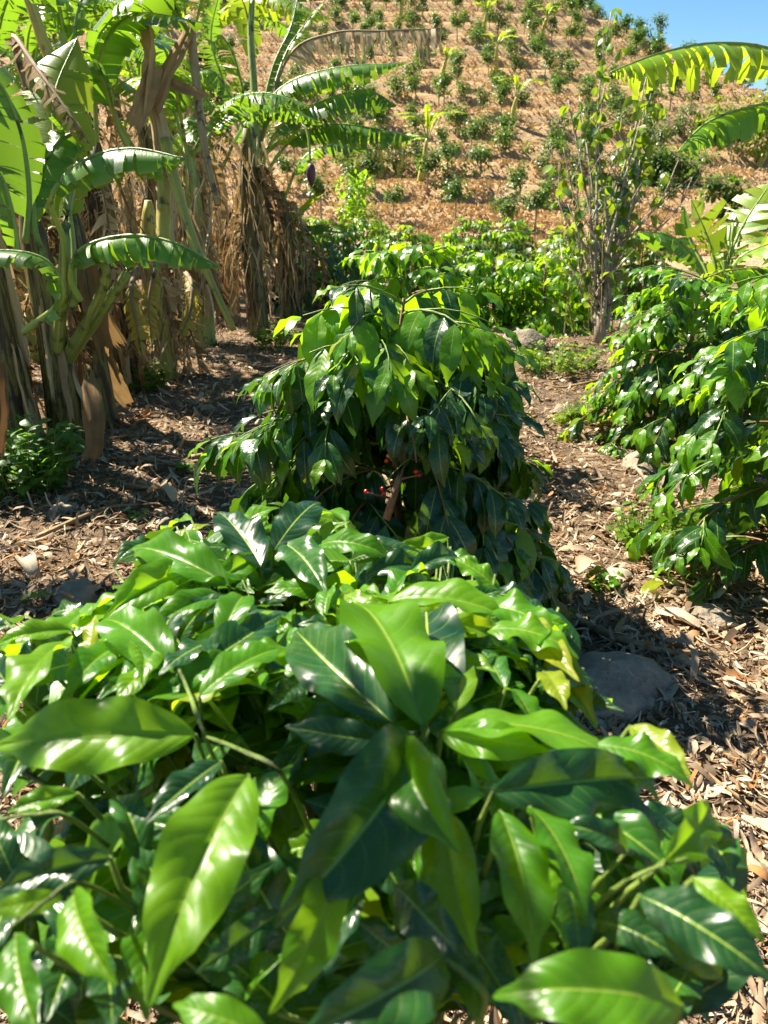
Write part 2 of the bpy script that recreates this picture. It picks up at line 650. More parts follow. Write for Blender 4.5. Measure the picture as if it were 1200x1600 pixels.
HI = {k: leaf_meshes('leaf_' + k, M['leaf_' + k], 34, 7, 14, .026, 11 + i, (.33, .42), (.1, 1.5), (.05, 1.0), (.12, .34)) for i, k in enumerate(('mature', 'light', 'yellow'))}
MID = {k: leaf_meshes('leaf_' + k, M['leaf_' + k], 12, 2, 8, 0, 41 + i, (.33, .40)) for i, k in enumerate(('mature', 'light', 'yellow'))}
LOW = [leaf_geo(5, 1, .40, .7, .4, .2, .05, s) for s in range(5)]
LOW2 = [leaf_geo(3, 1, .42, .6, .4, 0, .05, s) for s in range(4)]
WEEDL = [leaf_geo(4, 1, .62, .5, .4, .1, .05, s) for s in range(4)]


def leaf_matrix(pos, d, nrm, L, wscale=1.0):
    d = d.normalized()
    x = d.cross(nrm)
    if x.length < 1e-4:
        x = d.cross(Vector((.3, .5, .8)))
    x.normalize()
    z = x.cross(d)
    return Matrix(((x.x * L * wscale, d.x * L, z.x * L, pos.x), (x.y * L * wscale, d.y * L, z.y * L, pos.y), (x.z * L * wscale, d.z * L, z.z * L, pos.z), (0, 0, 0, 1)))


def joined_leaves(name, mats, geos, mat, parent, base, rng, kind='stuff', label=None):
    if not mats:
        return None
    V, F, U, Rr = [], [], [], []
    off = 0
    for m in mats:
        v, f, uv = geos[rng.randrange(len(geos))]
        A = np.array(m)
        w = v @ A[:3, :3].T + (A[:3, 3] - np.array(base))
        V.append(w); U.append(np.array(uv))
        F.append(np.array(f) + off)
        Rr.append(np.full(len(v), rng.random()))
        off += len(v)
    V = np.concatenate(V); F = np.concatenate(F)
    me = bpy.data.meshes.new(name)
    me.vertices.add(len(V)); me.vertices.foreach_set('co', V.astype(np.float32).ravel())
    me.loops.add(F.size); me.loops.foreach_set('vertex_index', F.astype(np.int32).ravel())
    me.polygons.add(len(F)); me.polygons.foreach_set('loop_start', np.arange(0, F.size, 4, dtype=np.int32))
    me.update(calc_edges=True)
    fill_attr(me, np.concatenate(U).astype(np.float32), np.concatenate(Rr).astype(np.float32))
    me.materials.append(mat)
    me.polygons.foreach_set('use_smooth', [True] * len(me.polygons))
    o = bpy.data.objects.new(name, me)
    C.objects.link(o)
    o.parent = parent
    if kind:
        o['kind'] = kind
    return o


def visible_rank(leaves):
    """order leaves by how large they show from the camera inside their own shrub"""
    vs, fs = [], []
    for m, k in leaves:
        b = len(vs)
        vs += [m @ Vector(p) for p in ((0, 0, 0), (.2, .45, 0), (0, 1, 0), (-.2, .45, 0))]
        fs.append((b, b + 1, b + 2, b + 3))
    bv = BVHTree.FromPolygons(vs, fs)
    sc = []
    for i, (m, k) in enumerate(leaves):
        vis = 0
        for q in ((0, .25, 0), (.08, .5, 0), (-.08, .5, 0), (0, .75, 0)):
            p = m @ Vector(q)
            px, py, d = proj(p)
            if d < .05 or not (-20 < px < 1220 and -20 < py < 1620):
                continue
            dr = p - CAM
            h = bv.ray_cast(CAM, dr.normalized(), dr.length + .02)
            if h[2] is None or h[2] == i or h[3] > dr.length - .004:
                vis += 1
        L = m.col[1].length
        sc.append((vis * L / max(.1, (m.translation - CAM).length), i))
    sc.sort(reverse=True)
    return [i for s, i in sc], {i: s for s, i in sc}


def leaf_objects(leaves, meshes, root, base, rng, limit=300, stuff_geo=LOW, forced=0):
    """leaves: (matrix, kind); the ones that show largest become parts, the rest one stuff part"""
    order, sc = visible_rank(leaves)
    chosen = list(range(forced))
    for i in order:
        if len(chosen) >= limit: break
        if i >= forced and sc[i] > 0: chosen.append(i)
    chs = set(chosen)
    T = Matrix.Translation(-Vector(base))
    for i in chosen:
        m, k = leaves[i]
        o = bpy.data.objects.new('leaf', meshes[k][rng.randrange(len(meshes[k]))])
        C.objects.link(o)
        o.parent = root
        o.matrix_local = T @ m
    rest = [l for i, l in enumerate(leaves) if i not in chs]
    for k in ('mature', 'light', 'yellow'):
        ms = [m for m, kk in rest if kk == k]
        if ms:
            joined_leaves('foliage', ms, stuff_geo, M['leaf_' + k], root, base, rng)


def coffee_structure(rng, base, H, Rad, levels, leaf_len, droop, shape, spacing=.055, lean=(0, 0), secondary=.5, young=.75, skip=None, h0=.12, up=.35, bare=.18):
    """trunk, branches and leaf pairs of one coffee shrub (world coordinates)"""
    base = Vector(base)
    trunk = [base + Vector((lean[0] * s * s + .02 * math.sin(5 * s + H), lean[1] * s * s, H * s - .03)) for s in [i / 8 for i in range(9)]]
    branches, leaves = [], []
    az = rng.uniform(0, 6.28)

    def grow(p0, d0, length, sag, main, hfrac):
        n = max(3, int(length / spacing))
        p = p0.copy(); d = d0.normalized(); pts = [p.copy()]
        st = length / n
        for i in range(n):
            s = (i + 1) / n
            d = (d + Vector((rng.gauss(0, .07), rng.gauss(0, .07), -sag * st * (1 + s) + rng.gauss(0, .03)))).normalized()
            p = p + d * st
            gz = height(p.x, p.y) + .05
            if p.z < gz: p.z = gz
            pts.append(p.copy())
            side, upv = frame_of(d)
            if s > bare or not main:
                last = i >= n - 2
                for sg in (-1, 1):
                    if rng.random() < .08: continue
                    dd = d * rng.uniform(.25, .7) + side * sg * rng.uniform(.5, .9) + Vector((0, 0, -droop * rng.uniform(.5, 1.3)))
                    if last and i == n - 1:
                        dd = d * 1.0 + side * sg * .5 + Vector((0, 0, -droop * .3))
                    out = (p - (base + Vector((0, 0, H * .4)))).normalized()
                    nr = Z * rng.uniform(.5, 1.0) + out * rng.uniform(.2, .9) + Vector((rng.gauss(0, .25), rng.gauss(0, .25), rng.gauss(0, .15)))
                    L = leaf_len * rng.uniform(.72, 1.12) * (.62 if i == n - 1 else 1)
                    if skip and skip(p + dd.normalized() * L * .5): continue
                    q = rng.random()
                    k = 'mature'
                    if last and q < young or hfrac > .85 and q < .7 or q < .07: k = 'light'
                    if q > .985: k = 'yellow'
                    leaves.append((leaf_matrix(p + dd.normalized() * .008, dd, nr, L), k))
            if main and rng.random() < secondary * .35 and .2 < s < .85:
                sd = (d * .7 + side * rng.choice((-1, 1)) * .7 + Z * .15)
                grow(p, sd, length * (1 - s) * rng.uniform(.5, .9) + .06, sag, False, hfrac)
        branches.append((pts, .0055 * (1 if main else .65)))

    for lv in range(levels):
        hf = h0 + (1 - h0) * (lv + rng.uniform(-.3, .3)) / (levels - .5)
        hf = min(.985, max(.06, hf))
        az += math.pi / 2 + rng.uniform(-.35, .35)
        q = hf * 8
        i = min(7, int(q))
        p0 = trunk[i].lerp(trunk[i + 1], q - i)
        for sg in (0, math.pi):
            a = az + sg + rng.uniform(-.2, .2)
            ln = Rad * shape(hf) * rng.uniform(.82, 1.12)
            d0 = Vector((math.cos(a), math.sin(a), up + .5 * max(0, hf - .5)))
            grow(p0, d0, ln, 1.0 + .8 * rng.random(), True, hf)
    return trunk, branches, leaves


def coffee_shrub(name, label, base, H, Rad, levels, leaf_len, droop, shape, seed, meshes, group, limit=300, stuff=LOW, extra_leaves=None, trunk_r=.022, **kw):
    rng = random.Random(seed)
    base = Vector(base)
    trunk, br, lv = coffee_structure(rng, base, H, Rad, levels, leaf_len, droop, shape, **kw)
    root = empty(name, base, label, 'coffee shrub', group)
    mb = MB(); tube(mb, [p - base for p in trunk], [trunk_r * (1 - .75 * i / 8) for i in range(9)], 8, wob=.2)
    mb.build('trunk', M['bark_coffee'], root)
    for pts, r in br:
        if len(pts) > 3 and r > .005:
            mb = MB(); tube(mb, [p - base for p in pts], [r * (1 - .6 * i / len(pts)) for i in range(len(pts))], 5)
            mb.build('branch', M['twig_green'] if rng.random() < .6 else M['bark_coffee'], root)
    mb = MB()
    for pts, r in br:
        if not (len(pts) > 3 and r > .005):
            tube(mb, [p - base for p in pts], [r * (1 - .6 * i / len(pts)) for i in range(len(pts))], 4)
    if mb.v:
        tag(mb.build('twigs', M['twig_green'], root), kind='stuff')
    leaf_objects(lv, meshes, root, base, rng, limit, stuff)
    return root, lv


# ------------------------------------------------------------------ foreground coffee shrub
DEPTH = [(780, 1.52), (850, 1.36), (1000, 1.03), (1150, .80), (1300, .67), (1450, .585), (1600, .52), (1700, .48)]


def fd(py):
    return interp(DEPTH, py)


# base px, tip px, width px, depth offset of base and of tip, kind, roll (degrees), facing (share of camera against up)
HERO = [
    (305, 1148, -8, 1168, 118, .00, .02, 'light', 0, .55),
    (388, 1212, 232, 1575, 195, .00, .00, 'light', 0, .75),
    (650, 1160, 428, 1450, 190, .03, .00, 'mature', -12, .6),
    (628, 1156, 722, 1335, 120, -.02, -.05, 'light', 25, .55),
    (690, 1140, 990, 1205, 100, .02, .00, 'light', -25, .2),
    (770, 1238, 1025, 1215, 92, .00, .03, 'mature', 10, .55),
    (695, 1270, 745, 1495, 118, .03, .02, 'light', 10, .8),
    (782, 1268, 835, 1510, 112, .00, .00, 'light', -18, .8),
    (828, 1262, 915, 1440, 92, .01, -.02, 'light', -30, .6),
    (660, 1135, 545, 945, 130, .00, .06, 'light', 30, .7),
    (668, 1135, 665, 935, 110, .03, .10, 'mature', -20, .8),
    (612, 1128, 462, 985, 115, .00, .05, 'mature', 5, .6),
    (605, 1160, 445, 1135, 105, .02, .00, 'mature', 5, .6),
    (300, 1050, 440, 960, 100, .02, .05, 'mature', 5, .4),
    (312, 1088, 450, 1015, 70, .01, .02, 'light', -20, .5),
    (270, 1050, 160, 970, 90, .01, .04, 'light', 10, .5),
    (445, 850, 512, 935, 85, .0, -.03, 'mature', 0, .5),
    (428, 860, 500, 785, 85, .0, .05, 'mature', 0, .7),
    (408, 885, 340, 800, 60, .0, .03, 'mature', 25, .7),
    (500, 852, 615, 876, 60, .0, .0, 'light', 0, .4),
    (608, 940, 805, 975, 75, .0, .0, 'light', -15, .3),
    (625, 958, 800, 985, 40, -.01, -.02, 'yellow', 0, .9),
    (112, 985, -10, 1012, 60, .0, .0, 'light', 0, .3),
    (108, 1002, 15, 1130, 85, .0, -.03, 'light', 15, .6),
    (190, 1010, 100, 1095, 60, .03, .0, 'light', 0, .6),
    (358, 915, 205, 858, 62, .0, .04, 'light', 0, .4),
    (300, 895, 160, 970, 70, .02, .0, 'light', -10, .6),
    (345, 930, 235, 985, 55, .0, .0, 'light', 0, .4),
    (172, 1340, -10, 1395, 110, .0, .0, 'mature', 0, .6),
    (115, 1392, 185, 1540, 100, .0, -.02, 'light', 5, .7),
    (25, 1462, 66, 1625, 88, .0, -.02, 'light', 0, .7),
    (98, 1402, -20, 1425, 60, .01, .0, 'light', 0, .5),
    (690, 1492, 455, 1625, 160, .02, -.01, 'mature', 0, .6),
    (525, 1345, 420, 1585, 115, .03, .02, 'light', -25, .7),
    (1065, 1572, 770, 1558, 100, .0, .0, 'light', 0, .4),
    (1040, 1345, 1105, 1252, 85, .0, .03, 'light', 0, .8),
    (1000, 1400, 1215, 1540, 85, .0, -.02, 'mature', 0, .5),
    (1085, 1372, 1195, 1475, 75, .0, .0, 'light', 0, .4),
    (930, 1165, 1085, 1232, 70, .0, .0, 'light', -10, .3),
    (985, 1135, 1080, 1215, 60, .02, .0, 'yellow', 0, .6),
    (885, 1375, 905, 1510, 90, .03, .0, 'mature', 0, .7),
    (620, 1385, 735, 1510, 95, .04, .0, 'mature', 20, .5),
    (850, 1230, 1060, 1370, 70, .06, .03, 'mature', -10, .4),
    (760, 985, 905, 1030, 55, .0, .0, 'light', -10, .3),
    (735, 950, 880, 1000, 50, .02, .0, 'light', 0, .3),
    (810, 960, 905, 1065, 45, .0, -.02, 'yellow', 10, .6),
    (850, 1050, 885, 1110, 35, .0, -.02, 'yellow', 0, .6),
    (715, 1110, 715, 1030, 50, .0, .03, 'yellow', 0, .6),
    (690, 1150, 860, 1175, 60, .03, .0, 'light', 0, .6),
    (610, 1010, 690, 1060, 60, .05, .03, 'light', 0, .5),
    (540, 930, 600, 965, 60, .0, .0, 'yellow', 0, .5),
    (345, 1190, 225, 1290, 70, .02, .0, 'mature', 20, .6),
    (330, 1260, 280, 1350, 60, .05, .03, 'mature', 0, .6),
    (310, 1400, 215, 1400, 60, .05, .03, 'mature', 0, .6),
    (420, 1620, 270, 1570, 80, .0, .0, 'light', 0, .3),
    (120, 1240, 10, 1270, 50, .03, .03, 'light', 0, .4),
    (130, 1200, 210, 1160, 50, .06, .06, 'light', 0, .4),
    (980, 1330, 870, 1290, 60, .04, .02, 'mature', 0, .4),
    (930, 1440, 1060, 1500, 70, .06, .03, 'mature', 0, .5),
    (560, 1290, 640, 1420, 80, .10, .08, 'mature', 0, .6),
    (640, 1500, 560, 1440, 80, .08, .05, 'mature', 0, .6),
    (330, 1010, 400, 985, 50, .05, .05, 'mature', 0, .6),
    (480, 1060, 420, 1110, 60, .04, .02, 'mature', 0, .6),
    (690, 870, 755, 890, 40, .05, .05, 'light', 0, .4),
    (640, 900, 720, 880, 40, .05, .08, 'mature', 0, .4),
    (700, 840, 640, 855, 36, .1, .1, 'light', 0, .4),
]
SIL = [(-40, 985), (110, 962), (165, 905), (210, 860), (340, 812), (420, 785), (500, 800), (610, 850), (720, 880), (800, 935), (890, 965), (905, 1050), (1000, 1130), (1075, 1155), (1085, 1250), (1110, 1310), (1180, 1410), (1190, 1640), (-40, 1640)]


def inside(poly, x, y):
    c = False
    for (x0, y0), (x1, y1) in zip(poly, poly[1:] + poly[:1]):
        if (y0 > y) != (y1 > y) and x < (x1 - x0) * (y - y0) / (y1 - y0) + x0:
            c = not c
    return c


rng = random.Random(5)
FB = Vector((.03, .78, height(.03, .78)))
leaves = []
stems = []
for (bx, by, tx, ty, wp, b0, b1, k, roll, face) in HERO:
    db = fd(by) + b0
    dt = fd(by) * .3 + fd(ty) * .7 + b1
    p0, p1 = at(bx, by, db), at(tx, ty, dt)
    d = p1 - p0
    L = d.length
    nr = (-FWD) * face + Z * (1 - face)
    nr = Matrix.Rotation(R(roll), 3, d.normalized()) @ nr
    ws = (wp / FPX * (db + dt) * .5) / (.40 * L)
    # turning the blade away from the eye narrows it: allow for that
    dn = d.normalized(); pn = (nr - dn * nr.dot(dn)).normalized()
    ws /= max(.8, abs(pn.dot(FWD)))
    ws = min(.98, max(.68, ws))
    leaves.append((leaf_matrix(p0, d, nr, L, ws), k))
    stems.append(p0)
nhero = len(leaves)
FRI = FB + Vector((0, 0, .45))
shoots = []
tries = 0
while len(shoots) < 290 and tries < 5000:
    tries += 1
    px, py = rng.uniform(-40, 1190), rng.uniform(790, 1640)
    if len(shoots) % 2 == 0: py = rng.uniform(800, 1090)
    if not inside(SIL, px, py + 25): continue
    upper = py < 1090
    e = rng.uniform(.0, .22) if upper else rng.uniform(.09, .36)
    p = at(px, py, fd(py) + e)
    inner = Vector((lerp(p.x, FB.x, .45) , lerp(p.y, FB.y, .4), max(.3, p.z - rng.uniform(.22, .4))))
    pts = [inner, inner.lerp(p, .5) + Vector((0, 0, .02)), p]
    shoots.append(pts)
    ax = (p - inner).normalized()
    s, u = frame_of(ax)
    ph = rng.uniform(0, 6.28)
    for nd in range(2):
        q = p.lerp(inner, .22 * nd)
        a = ph + nd * math.pi / 2
        for sg in (0, math.pi):
            dd = ax * rng.uniform(.2, .6) + (s * math.cos(a + sg) + u * math.sin(a + sg)) * .9 + Vector((0, 0, -rng.uniform(.0, .5)))
            L = rng.uniform(.11, .175) * (.75 if nd == 0 else 1)
            nr = Z + Vector((rng.gauss(0, .35), rng.gauss(0, .35) - .2, 0))
            tip = q + dd.normalized() * L
            tx, ty, td = proj(tip)
            mx_, my_, md_ = proj(q.lerp(tip, .5))
            lim = -.02 if upper and ty < 1110 else .06
            if td < fd(ty) + lim or md_ < fd(my_) + lim: continue
            if not inside(SIL, tx, ty + 8): continue
            leaves.append((leaf_matrix(q, dd, nr, L), ('yellow' if rng.random() < .05 else 'light' if rng.random() < (.55 if upper else .2) else 'mature')))
root = empty('coffee_shrub', FB, 'large broad-leaved coffee shrub at the near end of the row before the drooping shrub', 'coffee shrub')
mb = MB(); tube(mb, [Vector((0, 0, -.03)), Vector((.02, 0, .3)), Vector((0, .02, .62)), Vector((-.02, -.03, .95))], [.024, .02, .015, .008], 8, wob=.2)
mb.build('trunk', M['bark_coffee'], root)
for i, pts in enumerate(shoots):
    if i % 3 == 0:
        mb = MB(); tube(mb, [p - FB for p in pts], [.006, .0045, .0025], 5)
        mb.build('branch', M['twig_green'], root)
mb = MB()
for i, pts in enumerate(shoots):
    if i % 3:
        tube(mb, [p - FB for p in pts], [.004, .003, .002], 4)
for p in stems[:]:
    tube(mb, [p - FB, p - FB + Vector((rng.uniform(-.02, .02), .03, -.07)), (p - FB) * .7 + Vector((0, 0, .05))], [.0022, .0032, .004], 5)
tag(mb.build('twigs', M['twig_green'], root), kind='stuff')
mb = MB()
for (a, b, d0, d1, r0) in [((275, 1035), (320, 1150), .0, .01, .0040), ((320, 1150), (440, 1210), .01, .02, .0045), ((0, 1280), (110, 1278), .01, .02, .004), ((15, 1450), (130, 1380), -.01, .01, .0035),
                       ((670, 1140), (640, 1260), -.01, .12, .005), ((690, 1495), (760, 1560), .0, .03, .004), ((1075, 1340), (960, 1390), .0, .03, .004), ((625, 1260), (620, 1440), .12, .12, .006)]:
    mb = MB()
    p0, p1 = at(*a, fd(a[1]) + d0), at(*b, fd(b[1]) + d1)
    p2 = p1 + (p1 - p0) * .25 + FWD * .09 - Z * .12
    tube(mb, catmull([p0 - FB, (p0 + p1) / 2 - FB + Vector((0, 0, .005)), p1 - FB, p2 - FB], 12), [r0 * (.22 if q == 0 else .4 + .025 * q) for q in range(13)], 7, wob=.25)
    mb.build('shoot', M['twig_green'], root)
leaf_objects(leaves, HI, root, FB, rng, 300, LOW, forced=nhero)

# ------------------------------------------------------------------ coffee shrubs in the row and beside the path
def dome(h):
    return max(.12, (1 - h * .92) ** .55) * (1 if h > .2 else .75 + h * 1.25)


def gap(p):
    x, y, d = proj(p)
    return d < 2.78 and 575 < x < 668 and 690 < y < 800


b = Vector((.05, 2.75, height(.05, 2.75)))
mid_root, mid_leaves = coffee_shrub('coffee_shrub', 'dome-shaped dark coffee shrub with drooping leaves and a few red berries in the row', b, 1.25, 1.0, 32, .20, 1.9, dome, 23, MID, None,
                        skip=gap, lean=(.02, .02), secondary=1.1, trunk_r=.024, young=.22, h0=.05)
# berries on the bare stem
rng = random.Random(3)
bm_ = MB()
def berry_mesh(name, mat):
    mb = MB()
    vs, fs = [], []
    for i in range(5):
        th = math.pi * (i + .5) / 5
        for k in range(8):
            a = 2 * math.pi * k / 8
            vs.append((math.sin(th) * math.cos(a) * .008, math.sin(th) * math.sin(a) * .008, math.cos(th) * .0095))
    for i in range(4):
        for k in range(8):
            fs.append((i * 8 + k, (i + 1) * 8 + k, (i + 1) * 8 + (k + 1) % 8, i * 8 + (k + 1) % 8))
    fs.append(tuple(range(8))); fs.append(tuple(reversed(range(32, 40))))
    mb.add(vs, fs)
    return mb.mesh(name, mat)
bms = [berry_mesh('berry', M['berry_red']), berry_mesh('berry', M['berry_orange'])]
for (px, py) in [(650, 737), (656, 742), (600, 770), (597, 764), (607, 712), (604, 720), (572, 768)]:
    p = at(px, py, 2.5 + rng.uniform(0, .1))
    o = bpy.data.objects.new('berry', bms[0] if rng.random() < .75 else bms[1])
    C.objects.link(o); o.parent = mid_root; o.location = p - b; o.rotation_euler = (rng.random(), rng.random(), 0)
for a_, b_ in [((655, 742), (612, 752)), ((600, 770), (616, 760)), ((607, 714), (622, 730)), ((575, 770), (610, 778))]:
    mb = MB(); tube(mb, [at(*a_, 2.48) - b, at(*b_, 2.6) - b], [.0025, .004], 5)
    mb.build('fruiting_twig', M['bark_coffee'], mid_root)
mb = MB(); tube(mb, [at(603, 812, 2.55) - b, at(622, 752, 2.56) - b, at(640, 700, 2.62) - b, at(640, 640, 2.70) - b], [.014, .013, .011, .008], 8, wob=.2)
mb.build('stem', M['bark_coffee'], mid_root)

b = Vector((.17, 4.75, height(.17, 4.75)))
coffee_shrub('coffee_shrub', 'yellow-green coffee shrub peeking over the drooping dark shrub in the row', b, 1.30, .85, 20, .165, 1.4, dome, 33, MID, None, limit=220, secondary=.6, young=1.0)
b = Vector((-.05, 6.9, height(-.05, 6.9)))
coffee_shrub('coffee_shrub', 'coffee shrub hidden behind the yellow-green one, last in the row', b, 1.2, .7, 12, .15, 1.0, dome, 34, MID, None, limit=120, secondary=.4)


def open_shape(h):
    return max(.25, (1 - h * .85) ** .45) * (1 if h > .25 else .55 + h * 1.8)


b = Vector((1.72, 3.05, height(1.72, 3.05)))
coffee_shrub('coffee_shrub', 'sunlit coffee shrub with comb-like rows of hanging leaves by the litter path', b, 1.38, .85, 19, .16, 1.1, open_shape, 55, MID, 'coffee shrubs right of the path', secondary=.7, up=.25)
b = Vector((1.95, 4.9, height(1.95, 4.9)))
coffee_shrub('coffee_shrub', 'glossy coffee shrub standing under the young banana plant', b, 1.10, .9, 20, .155, 1.1, open_shape, 57, MID, 'coffee shrubs right of the path', secondary=.9)
b = Vector((2.9, 6.4, height(2.9, 6.4)))
coffee_shrub('coffee_shrub', 'coffee shrub behind the young banana plant at the field edge', b, 1.0, .8, 16, .155, 1.1, open_shape, 58, MID, 'coffee shrubs right of the path', limit=150, secondary=.5)

# ------------------------------------------------------------------ coffee shrubs farther down the field
def far_shrub(label, base, H, Rad, levels, leaf, seed, mat, group, geos=LOW, droop=1.2, shape=dome, young=.3):
    rng = random.Random(seed)
    base = Vector(base)
    trunk, br, lv = coffee_structure(rng, base, H, Rad, levels, leaf, droop, shape, spacing=leaf * .42, secondary=.9, up=.45, young=young, h0=.03)
    root = empty('coffee_shrub', base, label, 'coffee shrub', group)
    mb = MB(); tube(mb, [p - base for p in trunk], [.03 * (1 - .75 * i / 8) for i in range(9)], 6)
    mb.build('trunk', M['bark_coffee'], root)
    mb = MB()
    for pts, r in br:
        tube(mb, [p - base for p in pts], [r * (1 - .6 * i / len(pts)) for i in range(len(pts))], 3, cap=False)
    tag(mb.build('branches', M['bark_coffee'], root), kind='stuff')
    for k, mt in (('mature', mat), ('light', M['leaf_light']), ('yellow', M['leaf_yellow'])):
        ms = [m for m, kk in lv if kk == k]
        if ms:
            joined_leaves('foliage', ms, geos, mt, root, base, rng)
    return root


FARS = [(475, 455, 11.5, 1.35, 1.0), (540, 440, 13.5, 1.5, 1.1), (500, 400, 17, 1.6, 1.2), (575, 395, 18, 1.5, 1.2), (640, 400, 16, 1.3, 1.1), (720, 430, 13, 1.25, 1.05), (790, 425, 14.5, 1.3, 1.1),
        (740, 395, 19, 1.5, 1.2), (800, 390, 20, 1.4, 1.2), (770, 470, 9.8, 1.05, 1.0), (850, 480, 9.6, 1.0, 1.0), (905, 470, 10.8, 1.15, .95), (880, 440, 14, 1.2, 1.0), (1000, 440, 13, 1.3, 1.0), (690, 460, 10.5, 1.15, .9)]
for i, (px, py, d, H, Rd) in enumerate(FARS):
    p = at(px, py, d)
    bz = height(p.x, p.y)
    light = py > 455 and px > 690
    lab = 'pale yellow-green coffee shrub beyond the row, beside the bare pollarded tree' if light else ('dark coffee shrub at the hill foot beyond the banana clump' if px < 600 else 'green coffee shrub at the hill foot beyond the row')
    far_shrub(lab, (p.x, p.y, bz), H * .8, Rd * 1.1, 17, .17, 100 + i, M['leaf_light'] if light else M['leaf_far'], 'coffee shrubs at the hill foot', young=.5 if light else .2)

# ------------------------------------------------------------------ hill terraces: prototypes and copies
def hill_proto(seed, H, Rad, bare):
    rng = random.Random(seed)
    root = empty('coffee_shrub', (0, 0, 0), 'x', 'coffee shrub')
    mb = MB()
    tube(mb, [Vector((0, 0, -.25)), Vector((.03, 0, H * .4)), Vector((.0, .02, H * .85))], [.045, .035, .015], 5)
    for k in range(3):
        a = rng.uniform(0, 6.28)
        tube(mb, [Vector((0, 0, H * rng.uniform(.2, .5))), Vector((math.cos(a) * Rad * .5, math.sin(a) * Rad * .5, H * .75))], [.02, .008], 4)
    mb.build('trunk', M['bark_pale'], root)
    ms = []
    lobes = [(Vector((rng.gauss(0, Rad * .38), rng.gauss(0, Rad * .38), lerp(bare, 1, rng.random()) * H)), rng.uniform(.25, .5) * Rad) for _ in range(11)]
    for c, r in lobes:
        for _ in range(34):
            v = Vector((rng.gauss(0, 1), rng.gauss(0, 1), rng.gauss(0, .8))).normalized() * r * rng.uniform(.5, 1.1)
            d = v.normalized() * .7 + Vector((rng.gauss(0, .5), rng.gauss(0, .5), -.35))
            ms.append(leaf_matrix(c + v, d, Z + v.normalized() * .7, rng.uniform(.13, .22)))
    joined_leaves('crown', ms, LOW2, M['leaf_far'], root, (0, 0, 0), rng, kind=None)
    return root


ORD = ['lowest', 'second', 'third', 'fourth', 'fifth', 'sixth', 'seventh', 'eighth', 'ninth', 'tenth', 'eleventh', 'twelfth', 'thirteenth', 'fourteenth', 'fifteenth', 'sixteenth', 'seventeenth', 'eighteenth', 'nineteenth', 'twentieth']
protos = [hill_proto(300 + i, *a) for i, a in enumerate([(1.15, .62, .3), (1.3, .55, .45), (1.0, .6, .25), (1.45, .5, .55), (1.2, .75, .2), (1.6, .55, .5)])]
used = [False] * len(protos)


def place(proto_i, loc, rz, sc, label, group):
    if not used[proto_i]:
        used[proto_i] = True
        o = protos[proto_i]
    else:
        o = copy_tree(protos[proto_i])
    o.location = loc; o.rotation_euler = (0, 0, rz); o.scale = (sc, sc, sc)
    o['label'] = label; o['group'] = group
    return o


rng = random.Random(77)
count = 0
for k in range(0, 19):
    x = -13.0
    while x < 25:
        # walk up the hill to where the terrace bench k lies at this x
        y = 25.0; found = None
        while y < 72:
            if terrace_level(x, y) >= k + .42:
                found = y; break
            y += .25
        step = rng.uniform(.95, 1.75) * (1 if k < 7 else 1.2) * (1.6 if x > 16 else 1)
        if found and found > 25.5:
            xx, yy = x + rng.uniform(-.2, .2), found + rng.uniform(-.25, .25)
            q = Vector((xx, yy, height(xx, yy)))
            px, py, d = proj(q + Vector((0, 0, .6)))
            if -10 < px < 1210 and -30 < py < 470 and rng.random() < .9 and count < 300 and not (xx > 13 and k < 7 and rng.random() < .65) and not (px < 430 and py > 40 and rng.random() < .6):
                lush = k in (2, 4) and xx > -3
                pi = rng.choice((4, 4, 0, 2)) if lush else rng.choice((0, 1, 2, 3, 5, 1, 3))
                place(pi, q, rng.uniform(0, 6.28), rng.uniform(.66, .98) * (1.15 if lush else 1), 'small coffee shrub planted on the %s terrace up the dry hillside' % ORD[k], 'coffee shrubs on the hillside terraces')
                count += 1
        x += step
print('hill coffee', count)

# dry grass lying over the hill (stuff)
def grass_tufts(name, pts, rng, hgt, mat, label, cat):
    V, F, Rr = [], [], []
    for (x, y, z) in pts:
        for _ in range(3):
            a = rng.uniform(0, 6.28); h = hgt * rng.uniform(.5, 1.3); l = rng.uniform(.4, 1.4) * h
            w = h * rng.uniform(.05, .12)
            b = len(V)
            ox, oy = rng.gauss(0, h * .4), rng.gauss(0, h * .4)
            ca, sa = math.cos(a), math.sin(a)
            V += [(x + ox - sa * w, y + oy + ca * w, z - .03), (x + ox + sa * w, y + oy - ca * w, z - .03), (x + ox + ca * l * .6, y + oy + sa * l * .6, z + h * .75), (x + ox + ca * l * 1.2, y + oy + sa * l * 1.2, z + h * .55)]
            F += [(b, b + 1, b + 2), (b + 1, b + 3, b + 2)]
            q = rng.random(); Rr += [q] * 4
    mb = MB(); mb.v = V; mb.f = F; mb.uv = [(0, 0)] * len(V); mb.r = Rr
    o = mb.build(name, mat, smooth=False)
    return tag(o, label, cat, kind='stuff')


pts = []
while len(pts) < 26000:
    y = 23 + 42 * rng.random() ** 1.3
    x = rng.uniform(-.42, .56) * y
    f = terrace_level(x, y); f -= math.floor(f)
    if noise.noise((x * .5, y * .5, 9)) + (.35 if .55 < f else 0) > -.1:
        pts.append((x, y, height(x, y)))
grass_tufts('dry_grass', pts, rng, .16, M['dry_grass'], 'dry tan grass lying over the terraced hillside', 'grass')

